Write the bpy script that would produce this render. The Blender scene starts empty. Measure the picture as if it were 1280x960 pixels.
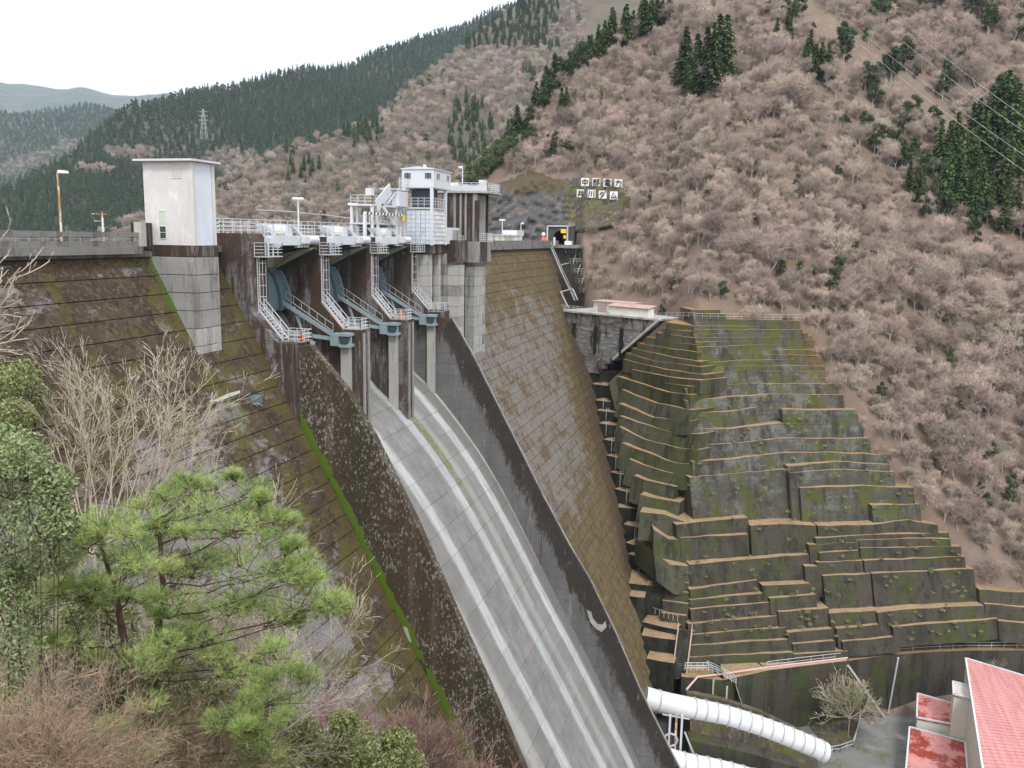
import bpy, math, random
import numpy as np
from mathutils import Vector, Matrix
random.seed(7); RNG = np.random.default_rng(7)
scene = bpy.context.scene
COL = scene.collection

# ---------------------------------------------------------------- camera
F_PX = 1106.7; PITCH = 0.1658017; ROLL = 0.01732; YAW = 0.279808
EYE = np.array([0.0, 0.0, 1.35])
_F = np.array([math.cos(YAW)*math.cos(PITCH), math.sin(YAW)*math.cos(PITCH), -math.sin(PITCH)])
_R = np.array([math.sin(YAW), -math.cos(YAW), 0.0]); _U = np.cross(_R, _F)
VR = _R*math.cos(ROLL)+_U*math.sin(ROLL); VU = -_R*math.sin(ROLL)+_U*math.cos(ROLL)
cam_data = bpy.data.cameras.new("camera"); cam = bpy.data.objects.new("camera", cam_data)
COL.objects.link(cam); scene.camera = cam
cam_data.sensor_fit = 'HORIZONTAL'; cam_data.sensor_width = 36.0
cam_data.lens = F_PX/1280*36.0; cam_data.clip_start = 0.1; cam_data.clip_end = 60000
cam.matrix_world = Matrix(((VR[0], VU[0], -_F[0], EYE[0]), (VR[1], VU[1], -_F[1], EYE[1]),
                           (VR[2], VU[2], -_F[2], EYE[2]), (0, 0, 0, 1)))
# ---------------------------------------------------------------- world: bright overcast
SUN_EL = math.radians(52); SUN_ROT = math.radians(125)
world = bpy.data.worlds.new("World"); scene.world = world; world.use_nodes = True
wn = world.node_tree; wn.nodes.clear()
sky = wn.nodes.new('ShaderNodeTexSky'); sky.sky_type = 'NISHITA'; sky.sun_disc = False
sky.sun_elevation = SUN_EL; sky.sun_rotation = SUN_ROT; sky.air_density = 1.0; sky.dust_density = 3.0
cl = wn.nodes.new('ShaderNodeTexNoise'); cl.inputs['Scale'].default_value = 2.2; cl.inputs['Detail'].default_value = 5
cr = wn.nodes.new('ShaderNodeValToRGB')
cr.color_ramp.elements[0].position = .3; cr.color_ramp.elements[0].color = (10.6, 10.8, 11.2, 1)
cr.color_ramp.elements[1].position = .7; cr.color_ramp.elements[1].color = (12.2, 12.3, 12.4, 1)
mx = wn.nodes.new('ShaderNodeMix'); mx.data_type = 'RGBA'; mx.inputs[0].default_value = 0.93
bgn = wn.nodes.new('ShaderNodeBackground'); bgn.inputs[1].default_value = 0.105
wo = wn.nodes.new('ShaderNodeOutputWorld')
wn.links.new(cl.outputs['Fac'], cr.inputs[0]); wn.links.new(sky.outputs[0], mx.inputs[6])
wn.links.new(cr.outputs[0], mx.inputs[7]); wn.links.new(mx.outputs[2], bgn.inputs[0]); wn.links.new(bgn.outputs[0], wo.inputs[0])
# ---------------------------------------------------------------- sun through cloud
sd = bpy.data.lights.new("sun", 'SUN'); sd.energy = 1.5; sd.angle = math.radians(14); sd.color = (1.0, .97, .93)
sun = bpy.data.objects.new("sun", sd); COL.objects.link(sun)
_sa = math.radians(-150)      # direction towards the sun: downstream and behind the camera
sdir = Vector((math.cos(_sa)*math.cos(SUN_EL), math.sin(_sa)*math.cos(SUN_EL), math.sin(SUN_EL)))
sun.rotation_euler = sdir.to_track_quat('Z', 'Y').to_euler()
sky.sun_rotation = math.pi/2-_sa
scene.view_settings.view_transform = 'Standard'; scene.view_settings.look = 'None'
scene.view_settings.exposure = 0.72; scene.view_settings.gamma = 1.0
scene.cycles.max_bounces = 5; scene.cycles.diffuse_bounces = 3; scene.cycles.transparent_max_bounces = 8

# ---------------------------------------------------------------- ray helpers (photo pixel -> point on a real plane)
def ray(x, y): return _F+VR*(x-640)/F_PX-VU*(y-480)/F_PX
def PL(x, y, n, c):
    d = ray(x, y); n = np.array(n, float); return EYE+d*((c-n@EYE)/(n@d))
def PX(x, y, v): return PL(x, y, (1, 0, 0), v)
def PY(x, y, v): return PL(x, y, (0, 1, 0), v)
def PZ(x, y, v): return PL(x, y, (0, 0, 1), v)
KS = .546
def FY(z): return 50.5+KS*(z+1)
def PF(x, y): return PL(x, y, (0, 1, -KS), 50.5+KS)
BN = np.array([-0.76465459, -0.29768371, 0.57156606]); BC = -146.25115437
def PB(x, y): return PL(x, y, BN, BC)
def AZ(x, y):
    d = ray(x, y); return math.atan2(d[1], d[0])
def EL(x, y):
    d = ray(x, y); return d[2]/math.hypot(d[0], d[1])
def project(p):
    v = np.asarray(p, float)-EYE; w = v@_F
    return 640+F_PX*(v@VR)/w, 480-F_PX*(v@VU)/w

# ---------------------------------------------------------------- materials
class G:
    def __init__(s, name):
        s.m = bpy.data.materials.new(name); s.m.use_nodes = True; s.t = s.m.node_tree; s.n = s.t.nodes; s.l = s.t.links
        s.b = s.n['Principled BSDF']; s.geo = None
    def node(s, k): return s.n.new('ShaderNode'+k)
    def pos(s):
        if s.geo is None: s.geo = s.node('NewGeometry').outputs['Position'] if s.world else s.node('TexCoord').outputs['Object']
        return s.geo
    def map(s, st):
        m = s.node('Mapping'); m.inputs['Scale'].default_value = st; s.l.new(s.pos(), m.inputs[0]); return m.outputs[0]
    def noise(s, sc, d=5, r=.6, st=(1, 1, 1), dist=0.0):
        n = s.node('TexNoise'); n.inputs['Scale'].default_value = sc; n.inputs['Detail'].default_value = d
        n.inputs['Roughness'].default_value = r; n.inputs['Distortion'].default_value = dist
        s.l.new(s.map(st), n.inputs['Vector']); return n.outputs['Fac']
    def op(s, o, a, b=None):
        m = s.node('Math'); m.operation = o
        for i, v in enumerate((a, b)):
            if v is None: continue
            if isinstance(v, (int, float)): m.inputs[i].default_value = v
            else: s.l.new(v, m.inputs[i])
        return m.outputs[0]
    def ss(s, v, lo, hi):
        m = s.node('MapRange'); m.interpolation_type = 'SMOOTHSTEP'
        m.inputs[1].default_value = lo; m.inputs[2].default_value = hi; s.l.new(v, m.inputs[0])
        if lo > hi:
            m.inputs[1].default_value = hi; m.inputs[2].default_value = lo; m.inputs[3].default_value = 1; m.inputs[4].default_value = 0
        return m.outputs[0]
    def xyz(s):
        q = s.node('SeparateXYZ'); s.l.new(s.pos(), q.inputs[0]); return q.outputs
    def mix(s, f, a, b):
        m = s.node('Mix'); m.data_type = 'RGBA'
        for i, v in ((0, f), (6, a), (7, b)):
            if isinstance(v, (int, float)): m.inputs[i].default_value = v
            elif isinstance(v, tuple): m.inputs[i].default_value = (*v[:3], 1)
            else: s.l.new(v, m.inputs[i])
        return m.outputs[2]
    def band(s, v, a, b, w=.3): return s.op('MULTIPLY', s.ss(v, a-w, a+w), s.ss(v, b+w, b-w))
MATS = {}
def M(name, base, layers=(), rough=.9, bump=0., bs=3., metal=0., var=.12, world=True, rnd=0., spec=.3, trans=0., lift=0., vj=None):
    """layers: (colour, scale, lo, hi, stretch, mask fn or None, strength)"""
    g = G(name); g.world = world
    c = g.mix(g.ss(g.noise(.35, 6, .7), .3, .7), tuple(x*(1-var) for x in base), tuple(x*(1+var) for x in base))
    c = g.mix(g.op('MULTIPLY', g.ss(g.noise(5, 5, .75), .35, .65), .35), c, tuple(x*(1-var*1.6) for x in base))
    for L in layers:
        col, sc, lo, hi, st = L[:5]; f = g.noise(sc, 9, .72, st)
        f = g.op('ADD', f, g.op('MULTIPLY', g.op('SUBTRACT', g.noise(sc*7+1.2, 6, .8, tuple(q**.5 for q in st)), .5), .22))
        if len(L) > 5 and L[5]:
            f = g.op('ADD', f, L[5](g))
        f = g.ss(f, lo, hi)
        if len(L) > 6: f = g.op('MULTIPLY', f, L[6])
        c = g.mix(f, c, col)
    if lift:
        q = g.xyz(); fz = g.op('FRACT', g.op('DIVIDE', g.op('ADD', q[2], 301), lift)); ln = g.ss(fz, .045, .02)
        if vj:
            fy = g.op('FRACT', g.op('DIVIDE', g.op('ADD', q[1], 300), vj)); ln = g.op('MAXIMUM', ln, g.op('MULTIPLY', g.ss(fy, .022, .01), .8))
        ln = g.op('MULTIPLY', ln, g.ss(g.noise(.7, 4, .7), .32, .58)); c = g.mix(g.op('MULTIPLY', ln, .75), c, tuple(x*.25 for x in base))
        tone = g.node('TexWhiteNoise'); tone.noise_dimensions = '1D'; g.l.new(g.op('FLOOR', g.op('DIVIDE', g.op('ADD', q[2], 301), lift)), tone.inputs['W'])
        c = g.mix(g.op('MULTIPLY', tone.outputs['Value'], .18), c, tuple(x*.45 for x in base))
    if rnd:
        oi = g.node('ObjectInfo'); hs = g.node('HueSaturation')
        g.l.new(c, hs.inputs['Color'])
        mr = g.node('MapRange'); mr.inputs[3].default_value = 1-rnd; mr.inputs[4].default_value = 1+rnd
        g.l.new(oi.outputs['Random'], mr.inputs[0]); g.l.new(mr.outputs[0], hs.inputs['Value'])
        mr2 = g.node('MapRange'); mr2.inputs[3].default_value = .5-rnd*.07; mr2.inputs[4].default_value = .5+rnd*.07
        w = g.node('TexWhiteNoise'); w.noise_dimensions = '1D'; g.l.new(oi.outputs['Random'], w.inputs['W'])
        g.l.new(w.outputs['Value'], mr2.inputs[0]); g.l.new(mr2.outputs[0], hs.inputs['Hue'])
        c = hs.outputs[0]
    g.l.new(c, g.b.inputs['Base Color']); g.b.inputs['Roughness'].default_value = rough
    g.b.inputs['Metallic'].default_value = metal; g.b.inputs['Specular IOR Level'].default_value = spec
    if bump:
        bn = g.node('Bump'); bn.inputs['Strength'].default_value = bump; bn.inputs['Distance'].default_value = .1
        g.l.new(g.noise(bs, 8, .7), bn.inputs['Height']); g.l.new(bn.outputs[0], g.b.inputs['Normal'])
    MATS[name] = g.m; return g.m

BROWN = (.060, .040, .024); OLIVE = (.12, .105, .022); GREEN = (.062, .105, .012); SPK = (.45, .45, .42)
TAN = (.30, .205, .125)
V1 = (1, 1, .12)      # vertical streaks
def near_left_contact(g):
    x, y, z = g.xyz(); d = g.op('ABSOLUTE', g.op('SUBTRACT', x, 73.6)); return g.op('SUBTRACT', g.op('MULTIPLY', g.ss(d, 2.6, 0), .75), .3)
def contact_green(g):
    x, y, z = g.xyz(); d = g.op('ABSOLUTE', g.op('SUBTRACT', x, 74.1)); e = g.op('ABSOLUTE', g.op('SUBTRACT', x, 63.9))
    d = g.op('MINIMUM', d, g.op('ADD', e, g.op('MULTIPLY', g.ss(z, -6, -10), 4)))
    d = g.op('ADD', d, g.op('MULTIPLY', g.op('SUBTRACT', g.noise(.5, 6, .75), .42), 1.9))
    return g.op('SUBTRACT', g.op('MULTIPLY', g.ss(d, .8, 0), .75), .45)
def lowleft(g):
    x, y, z = g.xyz(); return g.op('SUBTRACT', g.op('MULTIPLY', g.op('MULTIPLY', g.ss(z, -10, -20), g.ss(x, 71, 64)), .125), .06)
m_face_l = M('mossy_face_concrete', (.062, .041, .025), [
    ((.030, .020, .012), .9, .46, .60, (1, 1, 1), None, .8), ((.095, .062, .032), .5, .55, .68, (1, 1, .7), None, .7),
    ((.185, .172, .170), .28, .50, .58, (.7, .7, 1.2), lowleft, .95),
    ((.125, .105, .09), 2.4, .52, .62, (1, 1, 1), lambda g: g.op('MULTIPLY', g.ss(g.xyz()[2], -11, 0), .03), .55),
    ((.24, .235, .23), 1.1, .60, .66, (.5, .5, 1.2), lambda g: g.op('MULTIPLY', lowleft(g), .4), .75),
    ((.070, .050, .022), .35, .30, .58, (1, 1, .5), near_left_contact),
    ((.085, .078, .016), .3, .50, .64, (1, 1, 1), lambda g: g.op('MULTIPLY', g.ss(g.xyz()[0], 56, 66), .05), .75),
    (SPK, 4.2, .625, .68, (1, 1, 1), None, .6),
    (GREEN, .8, .42, .62, (1, 1, 1), contact_green)], bump=.7, var=.25)
def right_moss(g):
    x, y, z = g.xyz()
    top = g.op('MULTIPLY', g.ss(z, -17, -6), .16)
    edge = g.op('SUBTRACT', x, g.op('ADD', 204.4, g.op('MULTIPLY', g.op('ADD', z, 1), 1.02)))
    e = g.op('MULTIPLY', g.ss(edge, -17, -3), .22)
    low = g.op('MULTIPLY', g.ss(z, -34, -52), .22)
    return g.op('ADD', g.op('ADD', top, g.op('MAXIMUM', e, low)), -.08)
m_face_r = M('lichen_face_concrete', (.155, .140, .122), [
    ((.185, .176, .170), .5, .53, .66, (.3, .3, 2), None, .6), ((.15, .135, .125), 1.1, .5, .62, (1, 1, .35), None, .6),
    ((.105, .070, .032), .20, .43, .54, (1, 1, 1.6), right_moss, .95),
    ((.13, .105, .030), .55, .50, .64, (1.5, 1.5, .5), lambda g: g.op('ADD', right_moss(g), -.04), .55), ((.06, .042, .026), .8, .50, .60, (1, 1, .6), lambda g: g.op('MULTIPLY', right_moss(g), .3), .7),
    ((.11, .085, .045), 1.5, .54, .62, (1, 1, .5), None, .6),
    ((.070, .048, .028), .3, .42, .55, (1, 1, 1), lambda g: g.op('SUBTRACT', g.op('MULTIPLY', g.ss(g.op('SUBTRACT', g.xyz()[0], g.op('ADD', 204.4, g.op('MULTIPLY', g.op('ADD', g.xyz()[2], 1), 1.02))), -5, 0), .35), .12), .85),
    ((.38, .38, .39), 1.9, .61, .67, (1, 1, .5), None, .6)], bump=.4, var=.14)
m_joint = M('mossy_joint', (.12, .10, .03), [((.05, .035, .02), .5, .4, .6, (1, 1, 1))])
m_joint_d = M('dark_joint', (.035, .03, .018), [((.09, .08, .02), .5, .5, .6, (1, 1, 1))])
m_wall_l = M('brown_training_wall', (.055, .038, .023), [
    ((.030, .034, .014), .12, .46, .64, (1, 1, .5), None, .8), ((.10, .085, .06), .5, .5, .68, V1, None, .8),
    ((.36, .35, .33), 4.5, .575, .655, (1, 1, .6), lambda g: g.op('MULTIPLY', g.ss(g.noise(.25), .42, .6), .06), .7),
    ((.085, .135, .012), .6, .40, .56, (1, 1, 1), lambda g: g.op('SUBTRACT', g.op('MULTIPLY', g.ss(g.op('ADD', g.op('ABSOLUTE', g.op('SUBTRACT', g.xyz()[1], g.op('ADD', 51.05, g.op('MULTIPLY', g.xyz()[2], KS)))), g.op('MULTIPLY', g.op('SUBTRACT', g.noise(.45, 6, .75), .45), 2.6)), 1.3, .2), .7), .5))], bump=.4)
def top_dark(g):      # dark lichen hanging from the top edge of the right training wall
    x, y, z = g.xyz(); e = g.op('SUBTRACT', y, g.op('ADD', 46.8, g.op('MULTIPLY', z, .553)))
    return g.op('SUBTRACT', g.op('MULTIPLY', g.ss(e, 3.6, -.5), .34), .17)
m_wall_r = M('streaked_training_wall', (.15, .147, .15), [
    ((.10, .10, .10), .35, .45, .65, V1, None, .8), ((.30, .30, .30), .7, .56, .72, V1, None, .7),
    ((.055, .037, .026), .45, .42, .56, (1.2, 1.2, .5), top_dark), ((.03, .028, .026), 1.4, .44, .56, (1.2, 1.2, .3), top_dark, .8), ((.22, .21, .20), 1.6, .58, .66, (1, 1, .35), None, .65),
    ((.055, .037, .026), .35, .44, .54, (2, 2, .15), lambda g: g.op('ADD', g.op('MULTIPLY', g.ss(g.xyz()[2], -16, -6), .2), -.16))], bump=.3, lift=1.5, vj=3.1)
m_pier = M('stained_shaded_pier_concrete', (.19, .18, .178), [((.03, .024, .02), .3, .50, .60, (1.3, 1.3, .2), None, .9),  # stains, plus darker tone and black streaks painting deeper shade in the bays
    ((.10, .10, .10), .45, .48, .64, V1, None, .7), ((.35, .34, .33), .8, .58, .7, V1, None, .8),
    ((.052, .034, .024), .5, .44, .52, (1.6, 1.6, .14)), ((.060, .034, .022), .7, .50, .58, (1, 1, .6), lambda g: g.op('MULTIPLY', g.ss(g.xyz()[2], -4, 1), .10), .85),
    ((.07, .08, .02), .4, .58, .68, (1, 1, .4), None, .7)], bump=.35, lift=1.5)
m_conc = M('grey_concrete', (.28, .275, .265), [((.15, .135, .12), .5, .50, .62, (1.5, 1.5, .25), None, .7), ((.13, .12, .115), .6, .5, .66, V1, None, .8), ((.42, .41, .40), .9, .58, .7, V1, None, .7),
    ((.06, .045, .03), .8, .60, .68, (1, 1, .4), None, .6)], bump=.3)
m_tower_top = M('brown_streaked_concrete', (.19, .17, .16), [((.045, .030, .022), .6, .34, .50, (1, 1, .1)), ((.36, .34, .33), .9, .60, .68, V1, None, .9)], bump=.3)
m_pconc = M('dark_parapet_concrete', (.195, .188, .178), [((.06, .055, .05), .6, .48, .62, V1, None, .8), ((.26, .255, .25), 1.2, .58, .68, V1, None, .6)], bump=.3)
m_pale = M('pale_concrete', (.40, .39, .36), [((.16, .15, .135), .4, .50, .64, (1.6, 1.6, .12), None, .75), ((.30, .29, .27), .8, .5, .7, V1, None, .6)], bump=.15)
m_ledge = M('debris_covered_ledge', TAN, [((.34, .17, .045), .3, .44, .6, (1, 1, 1), lambda g: g.op('SUBTRACT', g.op('MULTIPLY', g.ss(g.xyz()[2], -40, -24), .22), .16), .8), ((.20, .18, .06), .25, .52, .66, (1, 1, 1), None, .7), ((.19, .11, .05), 1.2, .5, .65, (1, 1, 1), None, .8), ((.10, .12, .03), .5, .60, .7, (1, 1, 1))])
def wet_orange(g):
    x, y, z = g.xyz(); return g.op('SUBTRACT', g.op('MULTIPLY', g.op('MULTIPLY', g.ss(y, 2, -12), g.ss(z, -34, -22)), .30), .20)
m_terrace = M('mossy_terrace_concrete', (.072, .068, .056), [
    ((.150, .152, .146), .25, .50, .66, (1, 1, 1.5), lambda g: g.op('MULTIPLY', g.band(g.xyz()[2], -42, -22, 5), .07), .8),
    ((.026, .023, .017), .5, .45, .62, V1, None, .85),
    ((.070, .080, .012), .2, .50, .60, (1, 1, 1), lambda g: g.op('MULTIPLY', g.ss(g.xyz()[2], -30, -14), .04), .85), ((.13, .120, .02), .45, .57, .68, (1, 1, .6), None, .6),
    ((.15, .085, .025), .9, .46, .64, (.5, .5, 2), wet_orange, .7), ((.34, .34, .33), 2.0, .69, .75, (1, 1, .5), None, .7)], bump=.6, lift=1.5, vj=4.3)
m_terrace_l = M('dark_mossy_concrete', (.075, .072, .050), [
    ((.048, .062, .010), .2, .44, .58, (1, 1, 1), None, .9), ((.09, .09, .08), .6, .52, .66, V1, None, .7), ((.02, .018, .014), .4, .5, .62, V1, None, .8),
    ((.3, .3, .28), 1.6, .70, .76, (1, 1, .5), None, .6)], bump=.6, lift=1.5, vj=4.3)
m_terrace_d = M('dark_brown_terrace_concrete', (.062, .055, .042), [
    ((.022, .020, .016), .5, .45, .6, V1, None, .8), ((.050, .065, .014), .2, .5, .62, (1, 1, 1), None, .8), ((.13, .125, .11), .9, .60, .7, (1, 1, .5), None, .7),
    ((.3, .3, .28), 2.2, .70, .76, (1, 1, .5), None, .5)], bump=.6, lift=1.5, vj=4.3)
m_block = M('near_black_concrete', (.022, .024, .020), [((.05, .06, .02), .5, .52, .66, (1, 1, 1), None, .7), ((.008, .008, .008), .4, .5, .6, V1)], bump=.5)
m_stone = M('weathered_stone_wall', (.17, .165, .16), [((.36, .35, .34), 1.1, .50, .62, (.6, .6, 1.6), None, .85), ((.03, .025, .022), .3, .50, .60, (1.5, 1.5, .4), None, .9),
    ((.05, .032, .03), .5, .52, .60, (.3, .3, 2), None, .7)], bump=.8)
def chute_stripes(g):
    x, y, z = g.xyz(); xd = g.op('ADD', x, g.op('MULTIPLY', g.op('ADD', z, 20), .030)); return xd
def make_chute():
    g = G('worn_chute_concrete'); g.world = True
    c = g.mix(g.ss(g.noise(.5, 6, .7), .35, .65), (.158, .152, .146), (.208, .20, .192))
    c = g.mix(g.op('MULTIPLY', g.ss(g.noise(1.4, 5, .7, (1, .35, .35)), .5, .7), .6), c, (.12, .118, .118))
    xd = g.op('ADD', chute_stripes(g), g.op('MULTIPLY', g.op('SUBTRACT', g.noise(.8, 4, .6), .5), .5))
    for a, b, w, col, k in ((82.6, 85.2, .5, (.33, .325, .30), .9), (89.0, 91.0, .45, (.42, .43, .43), .9), (98.0, 99.9, .45, (.38, .395, .40), .9), (101.6, 103.2, .5, (.29, .285, .27), .8),
                         (106.2, 108.2, .4, (.44, .45, .44), .95), (111.2, 112.6, .3, (.42, .44, .38), 1), (85.8, 88.6, .6, (.16, .155, .15), .6), (108.6, 111.0, .5, (.15, .14, .135), .7), (103.4, 106, .5, (.19, .185, .18), .6)):
        c = g.mix(g.op('MULTIPLY', g.op('MULTIPLY', g.band(xd, a, b, w), k), g.ss(g.noise(.9, 6, .75, (2.5, .25, .25)), .15, .62)), c, col)
    c = g.mix(g.op('MULTIPLY', g.op('MULTIPLY', g.band(xd, 100.1, 101.6, .2), g.ss(g.xyz()[2], -34, -26)), g.ss(g.noise(1.2), .4, .55)), c, (.14, .15, .04))
    c = g.mix(g.op('MULTIPLY', g.ss(g.noise(5, 3, .6), .68, .74), .5), c, (.08, .07, .06))
    oi = g.node('ObjectInfo'); hs = g.node('HueSaturation'); mr = g.node('MapRange'); mr.inputs[3].default_value = .93; mr.inputs[4].default_value = 1.07
    g.l.new(oi.outputs['Random'], mr.inputs[0]); g.l.new(mr.outputs[0], hs.inputs['Value']); g.l.new(c, hs.inputs['Color'])
    g.l.new(hs.outputs[0], g.b.inputs['Base Color']); g.b.inputs['Roughness'].default_value = .75
    bn = g.node('Bump'); bn.inputs['Strength'].default_value = .25; bn.inputs['Distance'].default_value = .08
    g.l.new(g.noise(3, 8, .7), bn.inputs['Height']); g.l.new(bn.outputs[0], g.b.inputs['Normal']); return g.m
m_chute = make_chute()
m_white = M('white_steel_paint', (.56, .58, .61), [((.42, .30, .22), 2.5, .66, .74, (1, 1, .4), None, .5)], rough=.5, var=.04)
m_cream = M('cream_wall_paint', (.72, .70, .62), [((.45, .38, .30), 1.2, .6, .72, V1, None, .5)], rough=.7, var=.05)
m_twhite = M('pinkish_white_render', (.565, .54, .535), [((.40, .36, .35), .8, .54, .72, V1, None, .5), ((.78, .76, .76), .6, .5, .7, (1, 1, .5), None, .6)], rough=.8, var=.06)
m_tblue = M('blue_and_skylit_white', (.60, .63, .70), [((.42, .45, .52), 1.2, .55, .72, (2, 2, .1), None, .5)], rough=.8, var=.06)  # pale blue parts, and the skylight tint painted on the tower front
m_tblue2 = M('pale_blue_panel', (.50, .60, .70), rough=.6)
m_blue = M('light_blue_steel', (.25, .32, .345), [((.20, .26, .28), 1.5, .58, .72, V1, None, .6)], rough=.5, var=.08)
m_gate = M('slate_blue_gate_steel', (.11, .16, .185), [((.10, .14, .16), .5, .5, .7, V1, None, .7), ((.06, .08, .09), 1.5, .58, .7, V1, None, .6)], rough=.45, var=.1)
m_dsteel = M('dark_steel', (.05, .065, .07), rough=.6)
m_gsteel = M('galvanised_steel', (.45, .46, .46), [((.25, .18, .13), 3, .62, .72, (1, 1, 1), None, .6)], rough=.5, var=.08)
m_rust = M('rusty_steel', (.40, .20, .10), [((.62, .58, .48), 2.5, .48, .56, (1, 1, .4))], rough=.8)
m_pink = M('faded_pink_pipe_paint', (.55, .38, .33), rough=.6)
m_beam = M('yellowish_concrete', (.42, .39, .28), [((.16, .13, .07), .9, .5, .66, V1, None, .8)])
m_glass = M('dark_window_glass', (.06, .08, .09), rough=.12, spec=.6)
m_pglass = M('pale_window_glass', (.42, .50, .42), rough=.25)
m_black = M('tunnel_black', (.004, .004, .004))
m_rock = M('dark_slate_rock', (.072, .068, .066), [((.155, .15, .148), .3, .5, .66, (1, 1, .6), None, .8), ((.22, .15, .10), .16, .56, .66, (1, 1, 1.5), None, .7),
    ((.085, .062, .028), .12, .44, .6, (1, 1, 1), lambda g: g.op('SUBTRACT', g.op('MULTIPLY', g.ss(g.xyz()[2], 11, 18), .34), .15)), ((.04, .04, .045), .7, .5, .62, (1, 1, .5), None, .8)], bump=1, bs=.8)
m_mossw = M('mossy_brown_wall', (.085, .07, .045), [((.16, .15, .14), 1.2, .5, .62, (1, 1, .5), None, .7), ((.10, .105, .02), .25, .50, .64, (1, 1, 1)), ((.035, .03, .025), .5, .5, .62, V1, None, .8), ((.22, .12, .05), .6, .6, .7, (1, 1, 1), None, .6)], bump=.8)
m_litter = M('leaf_litter_ground', (.185, .138, .112), [((.15, .11, .08), .08, .42, .6, (1, 1, 1), None, .8), ((.27, .17, .12), .5, .5, .7, (1, 1, 1), None, .7), ((.12, .13, .04), .05, .60, .68, (1, 1, 1), None, .7)], bump=1, bs=.5)
m_far = M('distant_wooded_slope', (.055, .065, .035), [((.16, .125, .10), .006, .50, .56, (1, 1, 1), None, .8), ((.03, .045, .022), .03, .45, .6, (1, 1, 1), None, .8)], bump=1, bs=.05)
m_near = M('hillside_soil', (.10, .075, .05), [((.19, .14, .10), .7, .5, .65, (1, 1, 1)), ((.06, .08, .03), .4, .55, .65, (1, 1, 1))], bump=.6)
m_road = M('road_surface', (.22, .22, .21))
m_ground = M('yard_asphalt', (.165, .165, .16), [((.09, .11, .03), .12, .54, .64, (1, 1, 1), None, .8), ((.24, .235, .225), .3, .5, .65, (1, .4, 1), None, .8), ((.13, .11, .09), 1.5, .56, .66, (1, 1, 1), None, .6)], bump=.3)
m_water = M('reservoir_water', (.02, .05, .05), rough=.08)
m_roofp = M('faded_pink_roof', (.46, .195, .185), [((.56, .30, .29), .5, .4, .6, (.15, 2.5, 1), None, .7), ((.36, .15, .14), 1.4, .62, .7, (.2, 3, 1), None, .6)], rough=.7, var=.06)
m_roofr = M('rust_stained_red_roof', (.56, .25, .24), [((.27, .042, .024), .25, .48, .54, (1, 1, 1)), ((.12, .08, .08), .3, .62, .7, (1, 1, 1), None, .8), ((.42, .15, .14), .9, .55, .6, (1, 1, 1), None, .7)], rough=.5)
m_roofw = M('blotched_pale_roof', (.50, .46, .44), [((.27, .20, .19), .6, .48, .58, (1, 1, 1))])
m_roofs = M('salmon_sheet_roof', (.42, .28, .25), [((.62, .50, .48), 1.5, .55, .65, (1, 1, 1), None, .6)])
m_eave = M('cream_wall_panel', (.62, .62, .55), [((.48, .46, .38), .5, .5, .7, V1, None, .5)], rough=.6, var=.05)
m_pipe = M('white_penstock_paint', (.60, .61, .64), [((.55, .55, .55), .5, .55, .75, (1, 1, 1), None, .4)], rough=.4, var=.03)
m_ring = M('grey_ring_paint', (.42, .43, .44))
m_needle2 = M('pale_pine_needles', (.13, .165, .075), world=False, rnd=.2)
m_farb = M('distant_brown_slope', (.125, .10, .075), [((.07, .07, .045), .02, .45, .6, (1, 1, 1), None, .8)], bump=1, bs=.05)
m_orange = M('orange_plastic', (.8, .16, .03), rough=.5); m_yellow = M('yellow_paint', (.8, .5, .02), rough=.5)
m_signw = M('white_sign_board', (.75, .75, .73), [((.45, .33, .25), 1.5, .64, .7, V1, None, .6)]); m_signd = M('dark_sign_board', (.09, .10, .13)); m_ink = M('sign_character_paint', (.035, .03, .03))
m_bark = M('pine_bark', (.105, .065, .048), [((.05, .03, .024), 8, .45, .6, (1, 1, .5))], bump=.6, world=False, bs=20)
m_gbark = M('grey_tree_bark', (.38, .35, .30), [((.20, .18, .15), 3, .5, .65, (1, 1, .4))], world=False, rnd=.2)
m_twig = M('bare_twigs', (.44, .355, .305), world=False, rnd=.33, var=.2)
m_twigl = M('pale_bare_twigs', (.40, .345, .27), world=False, var=.25)
m_twigp = M('pinkish_brown_twigs', (.25, .165, .14), world=False, var=.25)
m_twigb = M('brown_grey_twigs', (.30, .215, .15), world=False, var=.3)
m_conif = M('dark_conifer_needles', (.062, .104, .036), [((.110, .155, .052), 1.2, .45, .6, (1, 1, 1))], world=False, rnd=.35)
m_leafd = M('evergreen_leaves', (.055, .085, .033), [((.12, .15, .07), 2, .5, .6, (1, 1, 1)), ((.03, .045, .02), 1.1, .5, .6, (1, 1, 1))], world=False, rnd=.25, rough=.45)
m_leafg = M('grey_green_leaves', (.21, .26, .11), [((.25, .27, .16), 3, .5, .65, (1, 1, 1)), ((.07, .09, .04), 1.5, .5, .62, (1, 1, 1))], world=False, rough=.4)
m_leafo = M('olive_green_leaves', (.20, .225, .085), [((.31, .33, .16), 3, .5, .65, (1, 1, 1)), ((.08, .10, .03), 1.5, .5, .62, (1, 1, 1))], world=False, rough=.5)
m_needle = M('pine_needles', (.27, .36, .11), [((.42, .49, .18), 1.3, .46, .62, (1, 1, 1)), ((.07, .13, .03), 2.2, .5, .62, (1, 1, 1))], world=False, rough=.5)

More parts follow.
